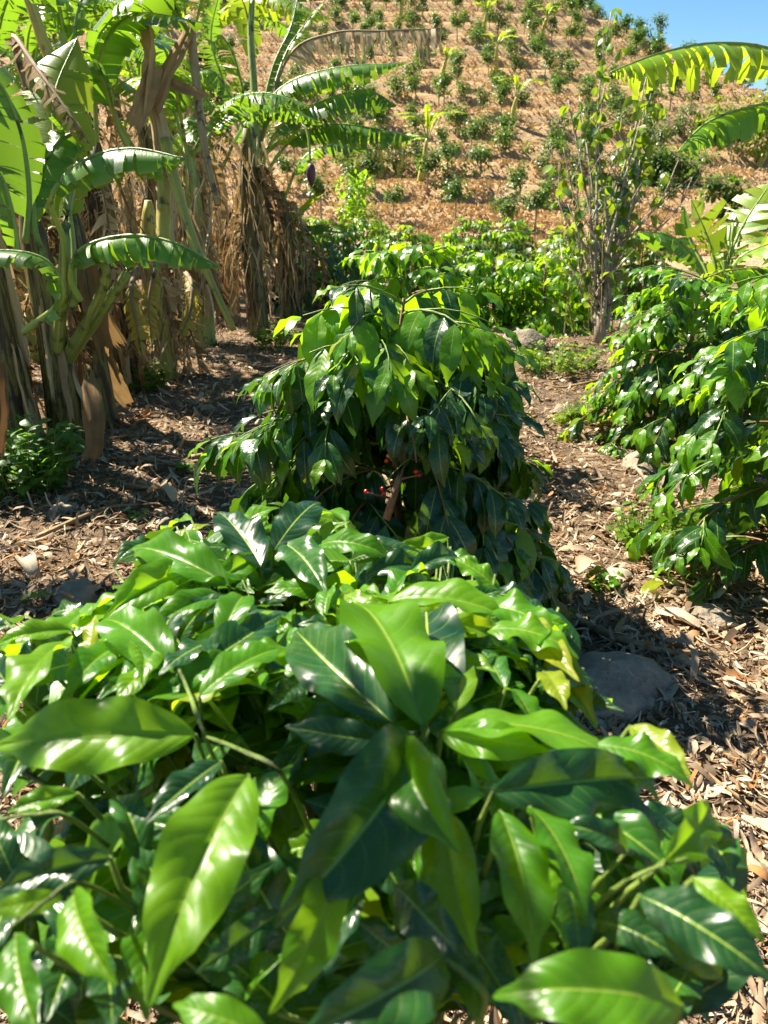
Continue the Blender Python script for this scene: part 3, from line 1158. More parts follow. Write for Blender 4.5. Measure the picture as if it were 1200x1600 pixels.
# ------------------------------------------------------------------ banana plants
def blade(mb, P, W, n, rng, pet=.12, a0=18, a1=-70, gap=.25, jit=14, sag=.0, K=4, side0=None, crump=0.0, wprof=None):
    """torn banana blade: strips hanging from both sides of a midrib curve"""
    N = len(P) - 1

    def pos(s):
        u = min(max(s, 0), 1) * N; k = min(int(u), N - 1); return P[k].lerp(P[k + 1], u - k)
    ov = P[-1] - P[0]
    if side0 is None:
        hz = Vector((ov.x, ov.y, 0))
        if hz.length < .05: hz = Vector((rng.uniform(-1, 1), rng.uniform(-1, 1), 0))
        side0 = Vector((hz.y, -hz.x, 0)).normalized()
    wp = wprof or (lambda t: max(.02, math.sin(math.pi * min(1, t * .94 + .05)) ** .5 * min(1, (1.0 - t) * 5 + .03) ** .55))
    for sg in (-1, 1):
        s = pet
        while s < .985:
            ds = (1 - pet) / n * rng.choice((.3, .5, .7, 1, 1, 1.3, 1.7, 2.6)) * rng.uniform(.8, 1.2)
            s2 = min(1, s + ds)
            t1, t2 = (s - pet) / (1 - pet), (s2 - pet) / (1 - pet)
            w1, w2 = W * wp(t1), W * wp(t2)
            tg = (pos(s2 + .01) - pos(s - .01)).normalized()
            sd = (side0 - tg * side0.dot(tg)).normalized() * sg
            upv = (sd * sg).cross(tg)
            if upv.z < 0 and abs(tg.z) < .8: upv = -upv
            e = a1 + rng.gauss(0, jit)
            st = a0 + rng.gauss(0, jit * .3)
            lean = rng.uniform(.08, .35)
            lf = rng.uniform(.8, 1.05) * (.7 if rng.random() < .06 else 1)
            gp = gap * rng.uniform(.1, 1.6) * .5
            A, B = pos(s), pos(s2)
            vs, uv = [A, B], [(0, s), (0, s2)]
            cr = Vector((0, 0, 0))
            for k in range(1, K + 1):
                f = k / K
                an = R(lerp(st, e, f ** .75))
                if crump:
                    cr = Vector((rng.gauss(0, crump), rng.gauss(0, crump), rng.gauss(0, crump * .6)))
                dv = sd * math.cos(an) + upv * math.sin(an) + tg * lean + Vector((0, 0, -sag * f)) + cr
                A = A + dv * (w1 * lf / K); B = B + dv * (w2 * lf / K)
                g = gp * f
                vs += [A.lerp(B, g), B.lerp(A, g)]
                uv += [(f, s), (f, s2)]
            fs = [(2 * k, 2 * k + 1, 2 * k + 3, 2 * k + 2) for k in range(K)]
            if sg < 0: fs = [tuple(reversed(q)) for q in fs]
            mb.add(vs, fs, uv, rng.random())
            s = s2


def banana_leaf(root, base, ctrl, W, n, rng, mat='banana_green', rib='rib_green', rr=.022, name='leaf', **kw):
    base = Vector(base)
    P = catmull([Vector(c) - base for c in ctrl], 28)
    mb = MB(); blade(mb, P, W, n, rng, **kw)
    o = mb.build(name, M[mat], root)
    mb = MB(); tube(mb, P, [rr * (1 - .82 * i / 28) for i in range(29)], 6, r=rng.random())
    mb.build('midrib', M[rib], o)
    return o


def pseudostem(root, base, top, r0, r1, rng, mat, name='pseudostem', bow=.05):
    top = Vector(top) - Vector(base)
    mid = top * .5 + Vector((rng.uniform(-bow, bow), rng.uniform(-bow, bow), 0))
    P = catmull([Vector((0, 0, -.08)), mid, top], 14)
    mb = MB(); tube(mb, P, [lerp(r0 * (1.25 if i == 0 else 1), r1, i / 14) * (.45 if i == 14 else .8 if i == 13 else 1) for i in range(15)], 16, wob=.32, r=rng.random())
    o = mb.build(name, M[mat], root)
    return o, P


def ribbon(root, P, w, rng, mat, name, cup=.5, K=6):
    """a long dry sheath with a cupped, creased section and frayed ends"""
    Q = catmull(P, 26) if len(P) < 26 else P
    n = len(Q) - 1
    mb = MB(); vs, uv, fs = [], [], []
    ph = rng.uniform(0, 6.28)
    o3 = rng.uniform(0, 50)
    fr = [rng.uniform(0, .16) for _ in range(2 * K + 1)]
    fr2 = [rng.uniform(0, .12) for _ in range(2 * K + 1)]
    cre = [rng.gauss(0, .10) for _ in range(2 * K + 1)]
    for i in range(n + 1):
        for j in range(-K, K + 1):
            q = j / K
            f = fr[j + K] + (1 - fr[j + K] - fr2[j + K]) * i / n
            u_ = f * n; a = min(int(u_), n - 1)
            p = Q[a].lerp(Q[a + 1], u_ - a)
            t = Q[min(n, a + 2)] - Q[max(0, a - 1)]
            sd_, up_ = frame_of(t, Vector((math.cos(ph), math.sin(ph), .3)))
            ww = w * (.35 + .65 * math.sin(math.pi * (f * .75 + .15))) * (1 + .25 * noise.noise((f * 5, o3, q)))
            z = cup * ww * q * q + cre[j + K] * ww + .18 * ww * noise.noise((f * 7, q * 2, o3))
            vs.append(p + sd_ * (q * ww) + up_ * z)
            uv.append((f, q * .16 + .5))
    m = 2 * K + 1
    fs = [(i * m + j, i * m + j + 1, (i + 1) * m + j + 1, (i + 1) * m + j) for i in range(n) for j in range(2 * K)]
    mb.add(vs, fs, uv, rng.random())
    return mb.build(name, M[mat], root)


def shreds(root, P, rng, n, z0, z1, out=.28, ln=(.25, .8), mat='banana_pale_dry'):
    """thin hanging strips of dead leaf"""
    mb = MB()
    for _ in range(n):
        p = P[min(len(P) - 1, int(rng.uniform(z0, z1) * (len(P) - 1)))]
        a = rng.uniform(0, 6.28)
        o = Vector((math.cos(a), math.sin(a), 0))
        st = p + o * rng.uniform(.08, out) + Z * rng.gauss(0, .08)
        L = min(rng.uniform(*ln), max(.1, st.z))
        w = rng.uniform(.004, .016)
        vs, uv = [], []
        tw = rng.uniform(0, 6.28); d = Vector((rng.gauss(0, .35), rng.gauss(0, .35), -.6))
        q = st.copy()
        for k in range(6):
            tw += rng.gauss(0, .5)
            sd = Vector((math.cos(tw), math.sin(tw), .1)) * w * (1 - k / 7)
            vs += [q - sd, q + sd]; uv += [(k / 5, 0), (k / 5, .02)]
            d = (d + Vector((rng.gauss(0, .25), rng.gauss(0, .25), -.5))).normalized()
            q = q + d * (L / 5)
        mb.add(vs, [(2 * k, 2 * k + 1, 2 * k + 3, 2 * k + 2) for k in range(5)], uv, rng.random())
    tag(mb.build('dry_shreds', M[mat], root), kind='stuff')


def dry_skirt(root, P, r_of, rng, n, z0, z1, ln=(.5, 1.2), W=(.07, .16), pale=.3, name='dead_leaf'):
    """dead leaves hanging down the stem (P local)"""
    for _ in range(n):
        s = rng.uniform(z0, z1)
        i = min(len(P) - 1, int(s * (len(P) - 1)))
        p = P[i]
        a = rng.uniform(0, 6.28)
        o = Vector((math.cos(a), math.sin(a), 0))
        L = min(rng.uniform(*ln), max(.3, p.z + rng.uniform(-.05, .12)))
        k = rng.uniform(.10, .45) * (1 if rng.random() < .5 else .6)
        c = [p, p + o * k * .8 + Z * .08, p + o * k * 1.3 - Z * L * .35, p + o * k * rng.uniform(.9, 1.3) - Z * L + Vector((rng.gauss(0, .06), rng.gauss(0, .06), 0))]
        Q = catmull(c, 22)
        mb = MB()
        blade(mb, Q, rng.uniform(*W), int(20 + L * 12), rng, pet=.12, a0=0, a1=-75, gap=.9, jit=45, K=4, side0=Vector((-o.y, o.x, 0)), crump=.45, sag=.9)
        ob = mb.build(name, M['banana_pale_dry' if (qq := rng.random()) < pale else 'banana_dark_dry' if qq < .65 else 'banana_dry'], root)
        mb = MB(); tube(mb, Q, [.016 * (1 - .8 * q / 22) for q in range(23)], 5, r=rng.random())
        mb.build('midrib', M['rib_dry'], ob)


def crown(root, base, top, rng, n, L, W, elev=(15, 75), az=None, strips=26, mat='banana_green', a1=-55, spread=6.28):
    for i in range(n):
        a = (az if az is not None else 0) + (rng.uniform(-.5, .5) * spread if az is not None else i * 2.4 + rng.uniform(-.4, .4))
        el = R(rng.uniform(*elev))
        l = L * rng.uniform(.75, 1.15)
        h = Vector((math.cos(a), math.sin(a), 0))
        t0 = Vector(top)
        c = [t0 - Z * .15, t0 + (h * math.cos(el) + Z * math.sin(el)) * l * .35, t0 + (h * math.cos(el * .8) + Z * math.sin(el * .8)) * l * .68 - Z * l * .04, t0 + h * math.cos(el * .5) * l * 1.0 + Z * (math.sin(el) * l * .78 - l * .26)]
        banana_leaf(root, base, c, W * rng.uniform(.8, 1.15), strips, rng, mat if rng.random() < .85 else 'banana_lime', a1=a1 + rng.uniform(-15, 20), gap=.3, pet=.2)


def banana(name_label, base, H, r, seed, group, mat='stem_dark', leaves=6, L=1.7, W=.26, dead=10, sheaths=5, elev=(20, 75), lean=(0, 0), strips=26, dz=(.35, 1.0), leafmat='banana_green', skirt_len=(.5, 1.2), name='banana_plant'):
    rng = random.Random(seed)
    base = Vector(base)
    root = empty(name, base, name_label, 'banana plant', group)
    top = base + Vector((lean[0], lean[1], H))
    o, P = pseudostem(root, base, top, r, r * .55, rng, mat)
    for _ in range(sheaths):
        a = rng.uniform(0, 6.28); ou = Vector((math.cos(a), math.sin(a), 0))
        z0 = rng.uniform(.25, .9) * H; l = rng.uniform(.4, .9)
        pp = P[min(14, int(z0 / H * 14))]
        rr = r * (1 - .45 * z0 / H)
        Q = catmull([pp + ou * rr * 1.0, pp + ou * rr * 1.25 - Z * l * .5, pp + ou * (rr * 1.3 + rng.uniform(.02, .14)) - Z * min(l, pp.z - .02)], 10)
        ribbon(root, Q, rng.uniform(.03, .075), rng, rng.choice(('banana_dry', 'banana_pale_dry', 'banana_dry')), 'dry_sheath', cup=.6)
    dry_skirt(root, P, r, rng, dead, *dz, ln=skirt_len)
    if dead > 5:
        shreds(root, P, rng, dead * 8, dz[0], dz[1])
        shreds(root, P, rng, dead * 5, dz[0] * .6, dz[1], mat='banana_dry')
    crown(root, base, top, rng, leaves, L, W, elev, strips=strips, mat=leafmat)
    return root, rng, P


def A(px, py, d):
    return at(px, py, d)


GL = 'banana plants in the clump left of the path'
# front stems of the left clump ----------------------------------------------------------------
gp = ground_at(35, 700)
r1, rg, P = banana('dark banana stem streaked yellow and brown behind the leafy weed', gp, 1.75, .13, 401, GL, 'stem_dark', leaves=0, dead=2, sheaths=6, dz=(.5, 1.0), skirt_len=(.5, .9))
d = gp.y * .95 + .3
banana_leaf(r1, gp, [A(35, 520, 4.2), A(95, 470, 4.1), A(80, 415, 4.0), A(20, 392, 3.95), A(-90, 400, 3.9)], .15, 22, rg, a1=-60)
banana_leaf(r1, gp, [A(40, 380, 4.5), A(45, 300, 4.5), A(30, 200, 4.5), A(-10, 120, 4.4), A(-90, 90, 4.3)], .24, 18, rg, a0=12, a1=-30, mat='banana_green', gap=.06, jit=6, K=6)
banana_leaf(r1, gp, [A(30, 420, 4.4), A(18, 330, 4.3), A(-10, 260, 4.2), A(-80, 230, 4.1)], .22, 16, rg, a0=8, a1=-35, gap=.06, jit=6, K=6)

gp = ground_at(105, 690)
r2, rg, P = banana('banana plant with a glossy torn leaf arching over to the path', gp, 1.55, .12, 402, GL, 'stem_dark', leaves=0, dead=2, sheaths=6, dz=(.5, 1.0), skirt_len=(.5, .9))
banana_leaf(r2, gp, [A(100, 470, 4.5), A(100, 380, 4.3), A(80, 310, 4.1), A(130, 252, 4.0), A(205, 232, 3.95), A(290, 248, 3.9)], .20, 20, rg, a0=5, a1=-80, gap=.12, pet=.42)
banana_leaf(r2, gp, [A(115, 480, 4.6), A(112, 360, 4.7), A(90, 250, 4.8), A(85, 150, 4.9), A(120, 60, 5.0)], .24, 16, rg, a0=14, a1=-25, mat='banana_lime', gap=.06, pet=.3, jit=6, K=6)
banana_leaf(r2, gp, [A(95, 470, 4.5), A(55, 360, 4.5), A(60, 280, 4.6), A(95, 215, 4.7), A(120, 205, 4.6)], .15, 14, rg, a0=12, a1=-35, gap=.06, pet=.35, jit=6, K=6)
# bare green petioles
for c in ([(150, 560, 4.5), (165, 440, 4.5), (130, 390, 4.45)], [(120, 560, 4.5), (100, 430, 4.5), (105, 330, 4.6), (125, 250, 4.7)], [(130, 560, 4.6), (190, 440, 4.7), (205, 400, 4.8)]):
    mb = MB(); Q = catmull([Vector((0, 0, .45))] + [A(*q) - gp for q in c[1:]], 12); tube(mb, Q, [.04 * (1 - .5 * i / 12) for i in range(13)], 8, wob=.15, r=rg.random())
    mb.build('petiole', M['stem_green'], r2)

gp = ground_at(160, 660)
r3, rg, P = banana('banana plant with a low dark leaf held out level', gp, 1.45, .13, 403, GL, 'stem_dark', leaves=0, dead=5, sheaths=6, dz=(.45, 1.0), skirt_len=(.5, 1.0))
banana_leaf(r3, gp, [A(125, 470, 4.5), A(110, 430, 4.4), A(130, 388, 4.3), A(200, 368, 4.2), A(275, 380, 4.15), A(345, 418, 4.1)], .19, 26, rg, a0=0, a1=-85, gap=.12, pet=.25)
# leaning tan sheath board at its foot
Q = catmull([A(128, 575, 4.35) - gp, A(132, 630, 4.2) - gp, A(140, 690, 4.12) - gp, A(135, 722, 4.08) - gp], 10)
ribbon(r3, Q, .058, rg, 'banana_dry', 'fallen_sheath', cup=.9)
Q = catmull([A(8, 560, 4.1) - gp, A(12, 640, 4.0) - gp, A(5, 720, 3.95) - gp], 8)
ribbon(r3, Q, .05, rg, 'banana_dark_dry', 'fallen_sheath', cup=.9)

for i, (px, py, H, lab) in enumerate([(-60, 700, 2.2, 'thick banana stem at the outer edge of the left clump'), (200, 610, 1.9, 'banana plant draped in shredded tan leaves inside the left clump')]):
    gp = ground_at(px, py)
    banana(lab, gp, H, .14, 410 + i, GL, 'stem_dark', leaves=2, L=1.3, W=.22, dead=11 if i else 5, sheaths=6, skirt_len=(.6, 1.3), elev=(35, 80))

# snapped plant with the yellow stalk ------------------------------------------------------------
gp = ground_at(262, 590)
r5, rg, P = banana('snapped banana stem with a brown split top and a yellow bent stalk', gp, 1.5, .11, 420, GL, 'stem_yellow', leaves=0, dead=8, sheaths=4, dz=(.2, .8), skirt_len=(.5, 1.1))
def stalk(root, gp, c, r0, r1, mat, name):
    mb = MB(); Q = catmull([A(*q) - gp for q in c], 16); tube(mb, Q, [lerp(r0, r1, i / 16) for i in range(17)], 8, wob=.2, r=.3)
    return mb.build(name, M[mat], root)
stalk(r5, gp, [(258, 400, 5.8), (258, 300, 5.8), (250, 200, 5.75), (232, 140, 5.7)], .075, .055, 'stem_pale', 'upper_stem')
stalk(r5, gp, [(258, 220, 5.6), (275, 290, 5.5), (300, 370, 5.4), (330, 440, 5.35), (365, 515, 5.3)], .045, .022, 'stem_yellow', 'bent_stalk')
stalk(r5, gp, [(296, 30, 5.6), (304, 100, 5.55), (318, 220, 5.5), (340, 320, 5.5)], .04, .02, 'stem_pale', 'dry_stalk')
stalk(r5, gp, [(258, 260, 5.62), (256, 330, 5.6), (256, 375, 5.6)], .05, .045, 'stem_yellow', 'yellow_stalk')
for c, w in (([(235, 175, 5.6), (255, 110, 5.5), (282, 60, 5.5), (300, 22, 5.5)], .085), ([(225, 210, 5.6), (235, 140, 5.55), (240, 70, 5.5), (222, 20, 5.5)], .09), ([(200, 215, 5.5), (225, 150, 5.5), (245, 95, 5.5)], .07), ([(250, 120, 5.6), (285, 138, 5.5), (330, 152, 5.4)], .035)):
    ribbon(r5, catmull([A(*q) - gp for q in c], 10), w, rg, 'banana_dry', 'split_sheath', cup=.5)
banana_leaf(r5, gp, [A(225, 260, 5.9), A(170, 160, 5.8), A(150, 70, 5.6), A(200, 5, 5.4), A(270, -30, 5.2)], .30, 18, rg, mat='banana_green', a0=12, a1=-60, gap=.06, pet=.3, jit=6, K=6)
banana_leaf(r5, gp, [A(225, 280, 5.9), A(185, 200, 5.7), A(165, 130, 5.5), A(140, 95, 5.4), A(120, 110, 5.3)], .26, 16, rg, mat='banana_green', a0=8, a1=-55, gap=.06, pet=.35, jit=6, K=6)

for c in ([(250, 400, 5.6), (240, 430, 5.4), (232, 480, 5.35), (238, 545, 5.3)], [(285, 420, 5.6), (300, 445, 5.4), (296, 490, 5.35), (280, 530, 5.3)], [(215, 420, 5.5), (205, 450, 5.3), (212, 500, 5.25), (222, 560, 5.2)]):
    banana_leaf(r5, gp, [A(*q) for q in c], .10, 22, rg, 'banana_yellow', 'rib_dry', name='yellow_leaf', a0=-10, a1=-70, gap=.4, jit=22, crump=.1)
# taller plants behind in the left clump -----------------------------------------------------------
for i, (px, py, H, lv, dead, lab) in enumerate([
        (60, 560, 2.3, 7, 8, 'tall banana plant with feathery torn leaves behind the front stems'),
        (170, 530, 2.6, 7, 8, 'tall banana plant rising behind the snapped stem'),
        (320, 540, 2.0, 5, 12, 'banana plant wrapped in brown hanging leaves right of the snapped stem'),
        (-120, 560, 2.6, 7, 6, 'banana plant at the far left with broad fronds'),
        (100, 480, 3.0, 8, 6, 'rearmost tall banana plant of the left clump'),
        (250, 470, 2.9, 8, 8, 'banana plant with fine shredded fronds at the back of the clump'),
        (330, 470, 3.7, 9, 12, 'banana plant with yellow-green feathery fronds between the two clumps'),
        (30, 450, 4.2, 10, 6, 'banana plant with arching fronds behind the yellow leaf stalk'),
        (140, 440, 4.6, 10, 6, 'very tall banana plant over the middle of the left clump'),
        (215, 435, 4.4, 10, 8, 'banana plant with dark fronds directly behind the split brown top'),
        (285, 450, 4.5, 10, 12, 'tallest banana plant behind the snapped stem, hung with dead leaves')]):
    gp = ground_at(px, py)
    banana(lab, gp, H, .13, 430 + i, GL, 'stem_dark' if i % 2 else 'stem_green', leaves=lv, L=1.7 if H < 3.5 else 2.2, W=.25 if H < 3.5 else .33, dead=dead, sheaths=5, skirt_len=(.6, 1.4), strips=44, elev=(5, 80), leafmat='banana_green')
# yellow upright stalk at the top left and brown shredded hanging leaf
gp = ground_at(20, 600)
r6, rg, P = banana('banana plant with a yellow leaf stalk and brown shredded leaves', gp, 1.9, .12, 441, GL, 'stem_dark', leaves=2, L=1.2, dead=8, sheaths=4, dz=(.6, 1.0))
stalk(r6, gp, [(40, 330, 5.4), (80, 130, 5.3), (62, 50, 5.2), (35, -30, 5.1)], .05, .035, 'stem_yellow', 'yellow_stalk')
banana_leaf(r6, gp, [A(60, 200, 5.0), A(20, 60, 4.9), A(60, 110, 4.7), A(110, 180, 4.6), A(140, 225, 4.6)], .13, 34, rg, 'banana_dry', 'rib_dry', name='dead_leaf', a0=-30, a1=-80, gap=.8, jit=30, crump=.35)

# clump beside the row, with the purple bud -------------------------------------------------------
GC = 'banana plants in the dry clump beside the row'
gp = ground_at(405, 520)
dC = gp.y * .96 + .2
r7, rg, P = banana('banana plant with a purple flower bud and fronds leaning over the row', gp, 2.15, .13, 450, GC, 'stem_dark', leaves=0, dead=10, sheaths=6, dz=(.4, 1.0), skirt_len=(.4, 1.7))
D = (gp - CAM).dot(FWD)
banana_leaf(r7, gp, [A(400, 260, D), A(408, 180, D - .1), A(450, 130, D - .3), A(530, 105, D - .5), A(635, 98, D - .7)], .32, 46, rg, a0=10, a1=-70, pet=.2, gap=.2)
banana_leaf(r7, gp, [A(405, 270, D), A(440, 195, D - .2), A(500, 160, D - .4), A(570, 140, D - .5), A(620, 165, D - .6)], .32, 46, rg, a0=0, a1=-75, pet=.2, gap=.2)
banana_leaf(r7, gp, [A(410, 280, D), A(450, 225, D), A(510, 195, D - .1), A(580, 200, D - .2), A(650, 215, D - .3)], .30, 44, rg, a0=0, a1=-78, pet=.25, gap=.2)
banana_leaf(r7, gp, [A(405, 230, D), A(450, 90, D), A(520, 52, D - .2), A(600, 48, D - .4), A(692, 44, D - .6)], .36, 75, rg, 'banana_pale_dry', 'rib_dry', name='dead_leaf', a0=-55, a1=-86, pet=.25, gap=.9, jit=10, crump=.2, wprof=lambda t: .75 + .25 * math.sin(9 * t) * math.sin(23 * t))
banana_leaf(r7, gp, [A(400, 240, D), A(440, 100, D + .1), A(475, 40, D + .1), A(508, 0, D)], .12, 22, rg, 'banana_lime', a0=15, a1=-50, pet=.35)
banana_leaf(r7, gp, [A(395, 240, D), A(360, 150, D), A(330, 110, D - .2), A(290, 120, D - .3)], .22, 30, rg, a0=10, a1=-70, pet=.25)
banana_leaf(r7, gp, [A(398, 230, D), A(395, 110, D), A(385, 20, D), A(360, -40, D - .2)], .20, 20, rg, 'banana_lime', a0=15, a1=-30, pet=.4)
stalk(r7, gp, [(400, 300, D - .1), (397, 150, D - .1), (392, 60, D - .1), (394, 0, D - .1)], .05, .035, 'stem_green', 'leaf_stalk')
stalk(r7, gp, [(430, 200, D - .3), (460, 185, D - .4), (480, 205, D - .5), (485, 258, D - .5)], .022, .014, 'rib_green', 'flower_stalk')
# the bud
pb = A(486, 272, D - .5) - gp
mb = MB(); tube(mb, [pb + Z * z for z in (.11, .09, .05, 0, -.06, -.11, -.135)], [.012, .035, .052, .055, .042, .02, .004], 10)
mb.build('flower_bud', M['bud_purple'], r7)
D2 = D + .5
for c, w, mt in (([(390, 260, D2), (350, 130, D2), (330, 60, D2 - .2), (345, -20, D2 - .4)], .2, 'banana_green'), ([(390, 260, D2), (340, 180, D2), (300, 130, D2 - .3), (255, 120, D2 - .5)], .24, 'banana_green'),
                 ([(395, 240, D2), (375, 120, D2), (350, 60, D2), (305, 35, D2 - .2)], .24, 'banana_lime'), ([(395, 240, D2), (425, 110, D2), (455, 40, D2), (470, -30, D2)], .18, 'banana_green'),
                 ([(395, 260, D2), (350, 210, D2), (325, 205, D2 - .2), (300, 240, D2 - .3)], .22, 'banana_yellow'), ([(400, 250, D2), (430, 165, D2), (470, 130, D2 + .2), (520, 140, D2 + .3)], .22, 'banana_lime')):
    banana_leaf(r7, gp, [A(*q) for q in c], w, 40, rg, mt, a0=12, a1=-60, pet=.22, gap=.35)
gp = ground_at(450, 495)
r8, rg, P = banana('banana plant with one bright upright new leaf at the clump edge', gp, 1.6, .11, 455, GC, 'stem_dark', leaves=1, L=1.3, dead=8, sheaths=6, dz=(.4, 1.0), skirt_len=(.4, 1.4))
D = (gp - CAM).dot(FWD)
banana_leaf(r8, gp, [A(440, 400, D), A(455, 355, D - .2), A(480, 325, D - .3), A(506, 303, D - .4)], .16, 3, rg, 'banana_lime', a0=25, a1=20, pet=.1, gap=.02)
banana_leaf(r8, gp, [A(440, 400, D), A(465, 365, D - .2), A(500, 352, D - .4), A(535, 362, D - .6)], .14, 10, rg, a0=0, a1=-70, pet=.15)
for i, (px, py, H) in enumerate([(360, 500, 1.9), (335, 480, 2.3), (420, 478, 2.2)]):
    gp = ground_at(px, py)
    banana(['banana plant with tan thatch hanging to the ground beside the row', 'banana plant with feathery crown behind the dry clump', 'banana plant with yellowing fronds behind the purple bud'][i], gp, H, .12, 460 + i, GC, 'stem_pale', leaves=(2, 6, 6)[i], L=1.5, W=.22, dead=10 - 2 * i, sheaths=6, dz=(.4, 1), skirt_len=(.4, 1.7), strips=40, elev=(10, 80), leafmat='banana_lime' if i == 2 else 'banana_green')

# unseen plants added left of the frame to shade clump, path and shrub
for i, (x, y, H, lv) in enumerate([(-4.2, 4.3, 2.5, 3), (-3.0, 1.75, 2.5, 6), (-5.0, 6.0, 2.6, 6)]):
    banana(['banana plant beyond the clump, farther from the path', 'banana plant shading the near coffee shrub', 'banana plant standing alone behind the left clump'][i], (x, y, height(x, y)), H, .13, 470 + i, GL, 'stem_dark', leaves=lv, L=1.5, W=.24, dead=4, sheaths=3, strips=22, elev=(15, 70))

# unseen frond added to the second, laid sunward to shade the near coffee shrub
rg = random.Random(77)
sh = [o for o in bpy.data.objects if o.get('label') == 'banana plant shading the near coffee shrub'][0]
b_ = sh.location.copy()
tg = [at(520, 1120, .84), at(600, 1380, .62), at(1080, 1500, .57)]
banana_leaf(sh, b_, [b_ + Vector((0, 0, 2.3)), b_ + Vector((.5, -.25, 2.9)), tg[0] + sun_dir * 2.0, tg[1] + sun_dir * 2.0, tg[2] + sun_dir * 1.75], .15, 26, rg, a0=10, a1=-40, gap=.6, pet=.48)
# right banana with two fronds against the sky -----------------------------------------------------
gx, gy = 3.35, 4.7
gp = Vector((gx, gy, height(gx, gy)))
r9, rg, P = banana('banana plant with long green fronds arching across the sky above the coffee', gp, 1.75, .13, 480, None, 'stem_green', leaves=3, L=1.3, dead=4, sheaths=4, elev=(40, 80))
top = gp + Z * 1.7
banana_leaf(r9, gp, [top, A(1330, 150, 4.9), A(1215, 82, 4.7), A(1120, 68, 4.5), A(1030, 84, 4.35), A(955, 112, 4.25)], .29, 44, rg, a0=5, a1=-82, pet=.28, gap=.25, mat='banana_lime')
banana_leaf(r9, gp, [top, A(1340, 190, 4.9), A(1240, 160, 4.8), A(1160, 170, 4.7), A(1100, 195, 4.6), A(1058, 238, 4.5)], .22, 36, rg, a0=0, a1=-82, pet=.28, gap=.2, mat='banana_green')

# young banana over the right shrubs
pg = at(1125, 560, 6.6)
gp = Vector((pg.x, pg.y, height(pg.x, pg.y)))
root = empty('banana_plant', gp, 'young banana plant with bright upright leaves behind the glossy coffee shrub', 'banana plant')
rg = random.Random(9)
o, P = pseudostem(root, gp, at(1120, 440, 6.4), .07, .045, rg, 'stem_green')
banana_leaf(root, gp, [A(1118, 470, 6.4), A(1118, 420, 6.4), A(1105, 370, 6.4), A(1080, 312, 6.3)], .36, 14, rg, 'banana_lime', a0=18, a1=5, pet=.12, gap=.08)
banana_leaf(root, gp, [A(1122, 470, 6.4), A(1140, 400, 6.4), A(1165, 345, 6.4), A(1205, 285, 6.4)], .27, 16, rg, 'banana_lime', a0=15, a1=-15, pet=.2, gap=.1)
banana_leaf(root, gp, [A(1112, 470, 6.3), A(1090, 410, 6.2), A(1050, 370, 6.1), A(998, 362, 6.0)], .19, 18, rg, 'banana_green', a0=0, a1=-60, pet=.25, gap=.2)
banana_leaf(root, gp, [A(1125, 470, 6.3), A(1150, 410, 6.2), A(1190, 385, 6.1), A(1240, 370, 6.0)], .24, 10, rg, 'banana_lime', a0=10, a1=-20, pet=.2, gap=.08)
banana_leaf(root, gp, [A(1118, 470, 6.4), A(1100, 420, 6.5), A(1075, 370, 6.6), A(1068, 320, 6.6)], .11, 8, rg, 'banana_green', a0=10, a1=-30, pet=.2, gap=.1)

# banana plants on the hill ------------------------------------------------------------------------
HB = [(655, 285, 1.9), (622, 280, 1.5), (800, 195, 1.8), (775, 110, 1.8), (555, 290, 1.6), (595, 275, 1.5), (845, 60, 1.6), (755, 55, 1.7), (625, 30, 1.6), (1185, 262, 1.6), (690, 120, 1.3)]
for i, (px, py, H) in enumerate(HB):
    gp = ground_at(px, py)
    rg = random.Random(500 + i)
    root = empty('banana_plant', gp, ['slim', 'leaning', 'tall', 'short', 'yellowing', 'bushy', 'sparse', 'small', 'thin', 'solitary', 'stunted'][i] + ' yellow-green banana plant standing among the hillside coffee', 'banana plant', 'banana plants on the hillside')
    H *= 1.0 if px != 655 else 1.25
    top = gp + Vector((rg.uniform(-.1, .35), 0, H * .62))
    pseudostem(root, gp, top, .13, .08, rg, 'stem_yellow')
    crown(root, gp, top, rg, 6, H * .75, .15, (45, 85), strips=9, mat='banana_lime', a1=-30)

